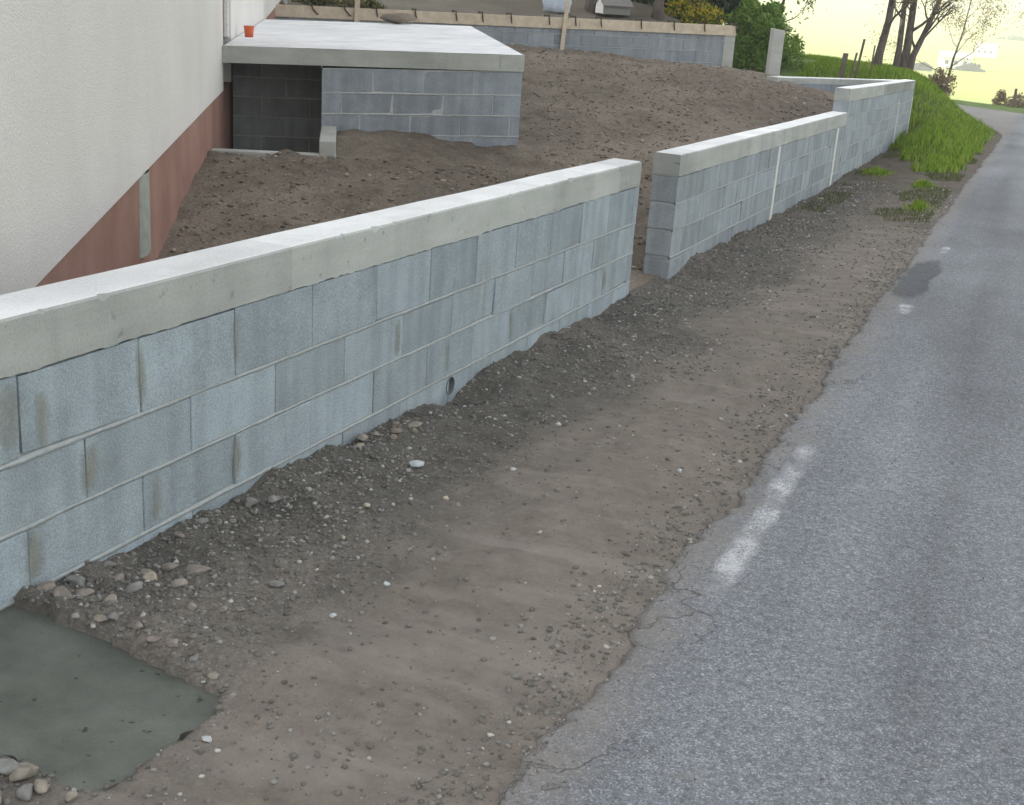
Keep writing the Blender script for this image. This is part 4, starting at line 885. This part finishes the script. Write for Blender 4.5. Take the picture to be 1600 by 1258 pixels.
for k, (x, y, r) in enumerate(pts): stone(x, y, r, ('stone_brown', 'stone_grey', 'stone_tan', 'stone_brown')[k % 4], 'small dusty stone in the rubble between near wall and wet concrete', G1, 0.6, 40 + k, k * 1.3, 1.3, 0.22)
for k, (x, y, r) in enumerate([(-2.38, 4.40, .026), (-2.33, 4.50, .022), (-2.40, 4.33, .020), (-2.34, 4.70, .020), (-2.35, 4.22, .016), (-2.29, 4.40, .014), (-2.39, 4.60, .026), (-2.36, 4.55, .018), (-2.27, 4.55, .012), (-2.40, 4.74, .02)]):
    stone(x, y, r * (0.6 + 0.35 * (k % 3)), 'clod' if k % 2 else 'stone_tan', 'crumbly tan rubble lump in the little heap before the drain hole', 'tan rubble by the drain hole', 0.6, 80 + k, k * 1.1, 1.3, 0.15)
for k, (x, y, r) in enumerate([(-1.782, 3.857, .012), (-1.76, 4.964, .014), (-1.92, 3.35, .011), (-1.62, 3.1, .010), (-1.35, 3.7, .010), (-1.1, 4.6, .011), (-1.98, 3.62, .012), (-1.70, 4.3, .010)]):
    stone(x, y, r, 'stone_cream' if k % 2 == 0 else 'stone_white', 'pale pebble lying singly on the open dirt verge', 'scattered pale pebbles', 0.75, 90 + k, k, 1.1, 0.15)
stone(-9.15, 18.3 - 0.0, 0.17, 'clod', 'brown lump of earth at the back edge of the slab', None, 0.62, 150, 0.2, 1.5, 0.1, 0.47, 'earth_lump', 'earth lump') if False else None
ep = hw(6.35, 1.95); ob = stone(ep[0], ep[1], 0.16, 'clod', 'brown lump of earth at the back edge of the pale slab', None, 0.6, 151, 0.55, 1.5, 0.12, 0.90, 'earth_lump', 'earth lump')
stone(-2.2, 16.4, 0.05, 'stone_grey', 'grey stone in the dirt below the middle wall', None, 0.55, 160, 0.3, 1.5, 0.2); stone(-2.28, 14.9, 0.035, 'stone_tan', 'tan stone in the dirt beside the first white joint of the middle wall', None, 0.6, 161, 0.8, 1.3, 0.2)

# ------------------------------------------------------------------ grass and plants
def blades(name, P, H, mat, label, seed=0, width=0.007, kind='stuff', parent=None, bend=0.5):
    g = np.random.default_rng(seed); n = len(P); an = g.uniform(0, 6.28, n); d = np.stack([np.cos(an), np.sin(an), 0 * an], -1)
    ln = g.uniform(0, 6.28, n); b = np.stack([np.cos(ln), np.sin(ln), 0 * ln], -1) * (H * g.uniform(0.1, bend, n))[:, None]
    w = (width * g.uniform(0.6, 1.4, n))[:, None]; up = np.stack([0 * H, 0 * H, H], -1)
    V = np.stack([P - d * w, P + d * w, P + b * 0.35 + up * 0.6 + d * w * 0.75, P + b * 0.35 + up * 0.6 - d * w * 0.75, P + b + up], 1)
    q = np.arange(n) * 5
    F = np.concatenate([np.stack([q, q + 1, q + 2], -1), np.stack([q, q + 2, q + 3], -1), np.stack([q + 3, q + 2, q + 4], -1)])
    c = P.mean(0); o = link(name, npmesh(name, V.reshape(-1, 3) - c, F), mat, parent, tuple(c)); 
    if parent is None: tag(o, label, kind=kind)
    return o
def onland(x, y): return np.stack([x, y, land(x, y)], -1)
# bank right of the far wall, spilling towards the road
n = 90000; yy = 18 + rng.random(n) * 26; dd = rng.random(n) ** 0.8 * 4.2; xx = road_in(yy) - dd
msk = (yy > 26.3) | ((dd < 1.62) & (fbm(xx, yy, 0.8, 3, 90) + sstep(17, 23.5, yy) * 1.2 - 0.5 - 0.5 * sstep(0.7, 1.5, dd) > 0)); msk &= ~((yy < 25.9) & (xx < WX + 0.02)); msk &= dd > 0.12 + 0.15 * (fbm(xx, yy, 2, 2, 91) + 0.5)
xx, yy = xx[msk], yy[msk]; zz = np.where(yy < 27.5, verge_full(xx, yy, False), land(xx, yy)) - 0.01
blades('grass', np.stack([xx, yy, zz], -1), 0.07 + 0.15 * rng.random(len(xx)) * (0.6 + fbm(xx, yy, 1.2, 2, 92)), MAT['grass'], 'bright green grass on the bank beyond the farthest wall', 1, 0.009)
# meadow behind the cross wall and round the shrub
n = 50000; xx = -9 + rng.random(n) * 6.6; yy = 23.5 + rng.random(n) * 9; sc_ = ((xx - CWA[0]) * cwn[0] + (yy - CWA[1]) * cwn[1]) * cside
msk = (sc_ < -0.25) & (behind_bw(xx, yy) < 3.5) & ((behind_bw(xx, yy) > 0.3) | (xx > -5.4)); xx, yy = xx[msk], yy[msk]
blades('grass', onland(xx, yy) - [0, 0, .02], 0.10 + 0.2 * rng.random(len(xx)), MAT['grass'], 'green grass behind the low cross wall and the pillar', 2, 0.010)
# weed clumps on the verge
for k, (x, y, r, nb, lab) in enumerate([(-2.1, 18.5, 0.28, 900, 'green weed clump at the foot of the farthest wall'), (-1.15, 14.7, 0.20, 500, 'green weed clump on the verge near the road edge'), (-1.35, 17.2, 0.22, 420, 'thin green tuft on the verge across from the second white joint')]):
    a = rng.uniform(0, 6.28, nb); q = r * np.abs(rng.normal(size=nb)) * 0.75 * (1 + 0.4 * np.sin(a * 3 + k)); xx = x + q * np.cos(a) * 0.8; yy = y + q * np.sin(a) * 1.8
    o = blades('weed_clump', np.stack([xx, yy, verge_full(xx, yy, False) - 0.01], -1), (0.03 + 0.10 * rng.random(nb) ** 2) * np.exp(-(q / r) ** 2 * 0.7), MAT['grass'], None, 30 + k, 0.008)
    tag(o, lab)
n = 34000; yy = 13 + rng.random(n) * 12; xx = WX + 0.1 + rng.random(n) * 1.4
msk = fbm(xx, yy, 0.7, 3, 95) + sstep(12, 24, yy) * 0.25 - 0.5 * np.exp(-((xx + 1.75) / 0.3) ** 2) > 0.2; xx, yy = xx[msk], yy[msk]
blades('dull_grass', np.stack([xx, yy, verge_full(xx, yy, False) - 0.008], -1), 0.012 + 0.035 * rng.random(len(xx)), MAT['grass_dull'], 'sparse dull grass in the dirt below the far walls', 6, 0.004)

def leaves(name, P, size, mat, parent, seed=0, stretch=1.6):
    g = np.random.default_rng(seed); n = len(P); d = g.normal(size=(n, 3)); d /= np.linalg.norm(d, axis=1)[:, None]; e = np.cross(d, g.normal(size=(n, 3))); e /= np.linalg.norm(e, axis=1)[:, None]
    s = (size * g.uniform(0.6, 1.4, n))[:, None]; V = np.stack([P - d * s * stretch, P + e * s * 0.6, P + d * s * stretch, P - e * s * 0.6], 1).reshape(-1, 3)
    F = np.arange(n * 4, dtype=np.int32).reshape(n, 4); p = np.array(parent.location); return link(name, npmesh(name, V - p, F), mat, parent)
def clump_points(n, centres, radii, g, shell=0.55):
    k = g.integers(0, len(centres), n); d = g.normal(size=(n, 3)); d /= np.linalg.norm(d, axis=1)[:, None]
    return centres[k] + d * (radii[k] * (shell + (1 - shell) * g.random(n)) * g.uniform(0.75, 1.12, n))[:, None] * [1, 1, 0.9]
def shrub(name, x, y, z, rx, ry, h, mat, label, n=9000, size=0.035, seed=0, group=None, cat='shrub', nc=46):
    g = np.random.default_rng(seed); root = empty(name, (x, y, z)); tag(root, label, cat, group)
    parts = []
    for k in range(9):
        a = g.uniform(0, 6.28); e = (x + math.cos(a) * rx * 0.7 * g.random(), y + math.sin(a) * ry * 0.7 * g.random(), z + h * g.uniform(0.5, 0.85))
        parts.append(tube([(x + g.normal() * .05, y + g.normal() * .05, z - 0.1), ((x + e[0]) / 2, (y + e[1]) / 2, z + h * 0.35), e], [0.03, 0.02, 0.008], 5))
    V, F = merge(parts); wlink('stems', V, F, MAT['bark'], root)
    c = g.normal(size=(nc, 3)); c /= np.linalg.norm(c, axis=1)[:, None]; c[:, 2] = np.abs(c[:, 2]); c *= g.uniform(0.45, 0.9, nc)[:, None]
    C = np.array([x, y, z]) + c * [rx, ry, h]; R = g.uniform(0.16, 0.34, nc) * min(rx, h)
    leaves('foliage', clump_points(n, C, R, g), size, MAT[mat], root, seed)
    return root
shrub('rounded_shrub', -6.1, 28.2, 0.15, 1.02, 1.1, 1.5, 'shrub', 'big rounded green shrub behind the concrete pillar', 22000, 0.032, 200, nc=80)
shrub('gorse_bush', -7.45, 27.3, 0.75, 0.85, 0.7, 1.1, 'gorse', 'yellow flowering gorse bush above the end of the back wall', 12000, 0.028, 201, cat='bush')
shrub('roadside_shrub', -2.75, 35.5, -0.55, 0.42, 0.5, 0.75, 'twigs', 'small brownish shrub at the foot of the right-hand trees', 1700, 0.024, 204)
for k, (x, y, z, rx, h, lab) in enumerate([(-1.3, 48.3, -2.2, 1.0, 1.2, 'brown scrub on the outside of the road bend, left of the post'), (0.2, 48.8, -2.3, 1.2, 1.3, 'brown scrub on the outside of the bend at the right edge'), (-2.9, 49.0, -2.3, .8, .7, 'low thin scrub at the far tip of the road')]):
    shrub('roadside_scrub', x, y, z, rx, 0.8, h, 'twigs' if k < 2 else 'youngleaf', lab, 3500, 0.04, 210 + k, 'scrub outside the road bend')

def tree(name, base, pts, r0, label, cat='tree', seed=0, depth=3, nb=7, leaf='twigs', nleaf=3000, lsize=0.03, group=None, brlen=1.15, crown_from=0.35, up=0.85, spread=0.12):
    g = random.Random(seed); root = empty(name, base); tag(root, label, cat, group)
    parts = []; tips = []
    pts = [Vector(p) for p in pts]; n = len(pts)
    parts.append(tube(pts, [r0 * (1 - 0.62 * k / (n - 1)) * (1.25 if k == 0 else 1) for k in range(n)], 9))
    def grow(p, d, ln, r, lev):
        q = [p]; dd = d.copy()
        for k in range(4):
            dd = (dd + Vector((g.gauss(0, .16), g.gauss(0, .16), g.gauss(0.05, .12)))).normalized(); q.append(q[-1] + dd * ln / 4)
        parts.append(tube(q, [r * (1 - 0.2 * k) for k in range(5)], 6 if lev < 2 else 4, lev < 1))
        if lev >= depth: tips.extend(q[1:]); return
        for k in range(3 if lev else 3):
            s = q[g.choice((2, 3, 4))]; e = Vector((g.gauss(0, 1), g.gauss(0, 1), g.gauss(0.2, .7))).normalized()
            grow(s, (dd * 0.75 + e * 0.7).normalized(), ln * g.uniform(0.5, 0.75), r * 0.5, lev + 1)
        tips.extend(q[2:])
    for k in range(nb):
        t = crown_from + (1 - crown_from) * (k + g.random() * .6) / nb; f = t * (n - 1); i = min(n - 2, int(f)); p = pts[i].lerp(pts[i + 1], f - i)
        a = g.uniform(0, 6.28); d = Vector((math.cos(a), math.sin(a), up + g.random() * 0.6)).normalized()
        grow(p, d, brlen * g.uniform(0.7, 1.2) * (1.15 - 0.5 * t), r0 * 0.42 * (1.1 - 0.6 * t), 1)
    V, F = merge(parts); wlink('trunk', V, F, MAT['bark'], root, True)
    if nleaf:
        gg = np.random.default_rng(seed); T = np.array([tuple(v) for v in tips]); P = T[gg.integers(0, len(T), nleaf)] + gg.normal(size=(nleaf, 3)) * spread
        leaves('crown', P, lsize, MAT[leaf], root, seed)
    return root
GT = 'bare spring trees at the end of the walls'
def lz(x, y): return float(land(np.array([x]), np.array([y]))[0])
tree('roadside_tree', (-3.86, 30.9, lz(-3.86, 30.9)), [(-3.90, 30.9, -0.1), (-3.86, 30.95, .5), (-3.80, 31.2, 1.2), (-3.82, 31.5, 2.0), (-3.7, 31.7, 3.6), (-3.5, 31.9, 5.6)], 0.11, 'single leaning trunk with a forked top, leftmost of the roadside trees', 'tree', 301, 3, 8, group=GT, crown_from=0.28, nleaf=3000, lsize=0.018)
tree('roadside_tree', (-3.57, 32.07, lz(-3.57, 32.07)), [(-3.58, 32.07, -0.3), (-3.58, 32.2, .6), (-3.66, 32.6, 1.7), (-3.6, 32.9, 3.2), (-3.5, 33.2, 5.2)], 0.085, 'slimmer straight trunk just right of the leftmost roadside tree', 'tree', 302, 3, 8, group=GT, crown_from=0.35, nleaf=3000, lsize=0.018)
tree('roadside_tree', (-3.42, 32.15, lz(-3.42, 32.15)), [(-3.44, 32.15, -0.3), (-3.42, 32.4, .6), (-3.47, 32.76, 1.7), (-3.42, 33.0, 3.4), (-3.3, 33.3, 5.6)], 0.115, 'thickest dark trunk in the middle of the roadside trees', 'tree', 303, 3, 8, group=GT, crown_from=0.33, nleaf=3000, lsize=0.018)
tree('roadside_tree', (-3.28, 32.3, lz(-3.28, 32.3)), [(-3.32, 32.2, -0.3), (-3.25, 32.4, .45), (-3.13, 32.59, .85), (-2.98, 32.9, 1.45), (-2.8, 33.1, 2.2), (-2.6, 33.4, 3.6)], 0.09, 'rightmost roadside tree, its trunk bending right over the road', 'tree', 304, 3, 9, group=GT, crown_from=0.25, nleaf=3500, lsize=0.018)
tree('young_tree', (-6.35, 31.3, lz(-6.35, 31.3)), [(-6.36, 31.3, .1), (-6.36, 31.35, .9), (-6.33, 31.5, 1.5), (-6.3, 31.6, 2.6), (-6.2, 31.7, 3.8)], 0.05, 'thin young tree with sparse leaves behind the concrete pillar', 'tree', 305, 3, 8, 'youngleaf', 6000, 0.026, crown_from=0.12, brlen=1.3, up=0.1)
tree('road_sapling', (-2.7, 36.4, lz(-2.7, 36.4)), [(-2.7, 36.4, -.6), (-2.62, 36.5, .3), (-2.5, 36.6, 1.0), (-2.4, 36.6, 2.2)], 0.035, 'small pinkish budding tree right of the roadside trunks', 'tree', 306, 3, 9, 'twigs', 4000, 0.018, crown_from=0.15, brlen=1.1, up=0.2)
# trees above the back wall
tree('bank_tree', (-9.07, 25.77, 0.9), [(-9.1, 25.77, .6), (-9.05, 25.8, 1.4), (-8.95, 25.9, 3.0), (-8.9, 26.0, 6.0), (-8.8, 26.1, 9.0)], 0.24, 'thick brown trunk behind the middle of the back wall', 'tree', 310, 2, 10, 'conifer', 6000, 0.06, crown_from=0.4, brlen=2.4, group='trees on the bank behind the back wall')
tree('bank_tree', (-7.84, 26.2, 0.85), [(-7.85, 26.2, .6), (-7.83, 26.2, 1.4), (-7.8, 26.3, 3.0), (-7.8, 26.4, 6.0)], 0.13, 'pale brown trunk behind the back wall, left of the gorse', 'tree', 311, 2, 10, 'conifer', 5000, 0.06, crown_from=0.4, brlen=2.0, group='trees on the bank behind the back wall')
def conifer(x, y, z, r, h, label, seed):
    g = np.random.default_rng(seed); root = empty('conifer', (x, y, z)); tag(root, label, 'conifer', 'dark conifers on the bank')
    V, F = tube([(x, y, z - .2), (x, y, z + h * .5), (x, y, z + h)], [.14, .09, .02], 8); wlink('trunk', V, F, MAT['bark'], root, True)
    n = 14000; t = g.random(n) ** 1.4; a = g.uniform(0, 6.28, n); lay = 0.72 + 0.28 * np.sin(t * 40 + a * 0); rr = r * (1 - t) ** 0.85 * lay * np.sqrt(g.random(n)) * (1 + .2 * np.sin(a * 5 + seed))
    P = np.stack([x + rr * np.cos(a), y + rr * np.sin(a), z + .1 + t * h - rr * .25], -1); leaves('crown', P, 0.06, MAT['conifer'], root, seed); return root
conifer(-8.9, 28.8, 1.2, 1.5, 6.5, 'dark conifer behind the small grey hut', 320); conifer(-7.7, 29.6, 1.2, 1.4, 6.0, 'dark conifer behind the gorse bush', 321); conifer(-10.4, 29.2, 1.4, 1.4, 7.0, 'dark conifer left of the thick trunk', 322)
# scrub on the bank at the left
for k, (x, y) in enumerate([(-13.1, 21.4), (-12.0, 21.2)]):
    shrub('bank_weeds', x, y, lz(x, y) - .05, 0.6, 0.4, 0.35, 'youngleaf', ['dry weeds above the formwork next to the house corner', 'dry weeds above the formwork left of the upright stake'][k], 1500, 0.03, 230 + k, cat='weeds')

# ------------------------------------------------------------------ small things on the bank
g = np.random.default_rng(5); V = I2V.copy(); V = V * [0.30, 0.2, 0.42] * (1 + 0.10 * np.sin(V[:, :1] * 9) + 0.08 * np.sin(V[:, 2:3] * 13 + 1)); V[:, 2] = np.maximum(V[:, 2], -0.2)
o = link('sacking_bundle', npmesh('sacking_bundle', V, I2F, True), MAT['tarp'], None, (-9.55, 24.75, lz(-9.55, 24.75) + 0.19)); tag(o, 'crumpled pale blue plastic bundle behind the back wall beside the leaning stake', 'bundle')
hr = empty('small_hut', (-8.62, 25.6, lz(-8.62, 25.6))); tag(hr, 'small grey hut with a white front behind the back wall', 'hut'); hz = lz(-8.62, 25.6)
cr, sr = math.cos(-0.8), math.sin(-0.8)
def rot(V, x, y, z): V = np.asarray(V, float); return np.stack([x + V[:, 0] * cr - V[:, 1] * sr, y + V[:, 0] * sr + V[:, 1] * cr, z + V[:, 2]], -1)
V = [(-.2, -.3, 0), (.2, -.3, 0), (.2, .3, 0), (-.2, .3, 0), (-.2, -.3, .2), (.2, -.3, .2), (.2, .3, .2), (-.2, .3, .2), (0, -.3, .34), (0, .3, .34)]
wlink('body', rot(V, -8.62, 25.6, hz), [[0, 1, 5, 8, 4], [3, 7, 9, 6, 2], [0, 4, 7, 3], [1, 2, 6, 5], [0, 3, 2, 1]], MAT['hut'], hr)
wlink('front', rot([(-.19, -.304, .01), (.19, -.304, .01), (.19, -.304, .2), (0, -.304, .33), (-.19, -.304, .2)], -8.62, 25.6, hz), [[0, 1, 2, 3, 4]], MAT['white_paint'], hr)
V = [(-.25, -.34, .18), (0, -.34, .37), (.25, -.34, .18), (-.25, .34, .18), (0, .34, .37), (.25, .34, .18)]; V = V + [(a, b, c - .02) for a, b, c in V]
wlink('roof', rot(V, -8.62, 25.6, hz), [[0, 3, 4, 1][::-1], [1, 4, 5, 2][::-1], [6, 9, 10, 7], [7, 10, 11, 8], [0, 1, 7, 6][::-1], [1, 2, 8, 7][::-1], [3, 9, 10, 4][::-1], [4, 10, 11, 5][::-1], [0, 6, 9, 3][::-1], [2, 5, 11, 8][::-1]], MAT['hut'], hr)
# fence stakes on the grass
for x, y, z1, w, ln, lab in [(-4.01, 26.35, .60, .095, (.06, .0), 'short thick dark fence post behind the cross wall'), (-3.93, 27.0, .60, .04, (.12, .0), 'thin short stake right of the thick fence post'), (-3.87, 27.5, .86, .045, (.10, .0), 'tall thin stake, highest of the fence stakes'), (-3.62, 28.0, .74, .03, (.02, .0), 'thin crooked stake nearest the roadside trees')]:
    b = lz(x, y) - 0.1; post('fence_post', x, y, b, z1 + 0.02, w, w, 0.3, MAT['old_timber'], lab, 'fence post', lean=ln, c=0.006)['group'] = 'stakes of the old fence'
post('marker_post', -1.2, 47.6, lz(-1.2, 47.6) - .2, -0.95, .09, .09, 0, MAT['old_timber'], 'wooden post in the scrub outside the road bend', 'post')

# ------------------------------------------------------------------ far farm buildings and hedges across the valley
def farm(x, y, wd, dp, h, rise, rz, lab):
    z = lz(x, y); r = empty('farmhouse', (x, y, z)); tag(r, lab, 'house', 'farmhouses across the valley'); c_, s_ = math.cos(rz), math.sin(rz)
    def T(V): V = np.asarray(V, float); return np.stack([x + V[:, 0] * c_ - V[:, 1] * s_, y + V[:, 0] * s_ + V[:, 1] * c_, z + V[:, 2]], -1)
    a, b = wd / 2, dp / 2
    V = [(-a, -b, -1), (a, -b, -1), (a, b, -1), (-a, b, -1), (-a, -b, h), (a, -b, h), (a, b, h), (-a, b, h), (-a, 0, h + rise), (a, 0, h + rise)]
    wlink('wall', T(V), [[0, 1, 5, 4], [2, 3, 7, 6], [1, 2, 6, 9, 5], [3, 0, 4, 8, 7]], MAT['white_paint'], r)
    V = [(-a - .3, -b - .4, h - .15), (a + .3, -b - .4, h - .15), (a + .3, 0, h + rise + .05), (-a - .3, 0, h + rise + .05), (a + .3, b + .4, h - .15), (-a - .3, b + .4, h - .15)]; V2 = [(p, q, t + .2) for p, q, t in V]
    wlink('roof', T(V + V2), [[6, 7, 8, 9], [9, 8, 10, 11], [3, 2, 1, 0], [5, 4, 2, 3], [0, 1, 7, 6], [4, 5, 11, 10], [0, 6, 9, 3], [3, 9, 11, 5], [1, 2, 8, 7], [2, 4, 10, 8]], MAT['far_roof'], r)
    for q in (-0.3, 0.0, 0.3):
        V, F = pbox(q * wd - .5, q * wd + .5, -b - .04, -b + .02, h * .4, h * .75); wlink('window', T(V), F, MAT['iron'], r)
farm(-29.5, 418, 9, 6, 3.2, 1.6, 0.2, 'white farmhouse across the valley beside the dark hedge'); farm(-25, 505, 7, 6, 3.0, 1.5, -0.2, 'smaller white farmhouse higher up the far field')
for k, (x, y, rx, lab) in enumerate([(-24.5, 412, 5.0, 'dark hedge right of the far white farmhouse'), (-37, 395, 4.0, 'hedge trees left of the far white farmhouse'), (-20, 640, 9, 'far hedgerow high on the opposite hillside')]):
    shrub('far_hedge', x, y, lz(x, y) - .3, rx, 2.0, 2.6, 'conifer' if k < 2 else 'shrub', lab, 5000, 0.25, 240 + k, 'hedges across the valley')

# ------------------------------------------------------------------ haze
V, F = pbox(-4300, 4300, -4300, 4400, -30, 185)
m = bpy.data.materials.new('haze'); m.use_nodes = True; m.node_tree.nodes.clear(); oo = m.node_tree.nodes.new('ShaderNodeOutputMaterial'); pv = m.node_tree.nodes.new('ShaderNodeVolumePrincipled')
pv.inputs['Color'].default_value = (1.0, 1.0, 1.0, 1); pv.inputs['Density'].default_value = 0.0012; pv.inputs['Anisotropy'].default_value = 0.2
m.node_tree.links.new(pv.outputs[0], oo.inputs['Volume'])
HAZE = True
if HAZE:
    o = wlink('haze', V, F, m); tag(o, 'pale evening haze over the valley', kind='stuff')
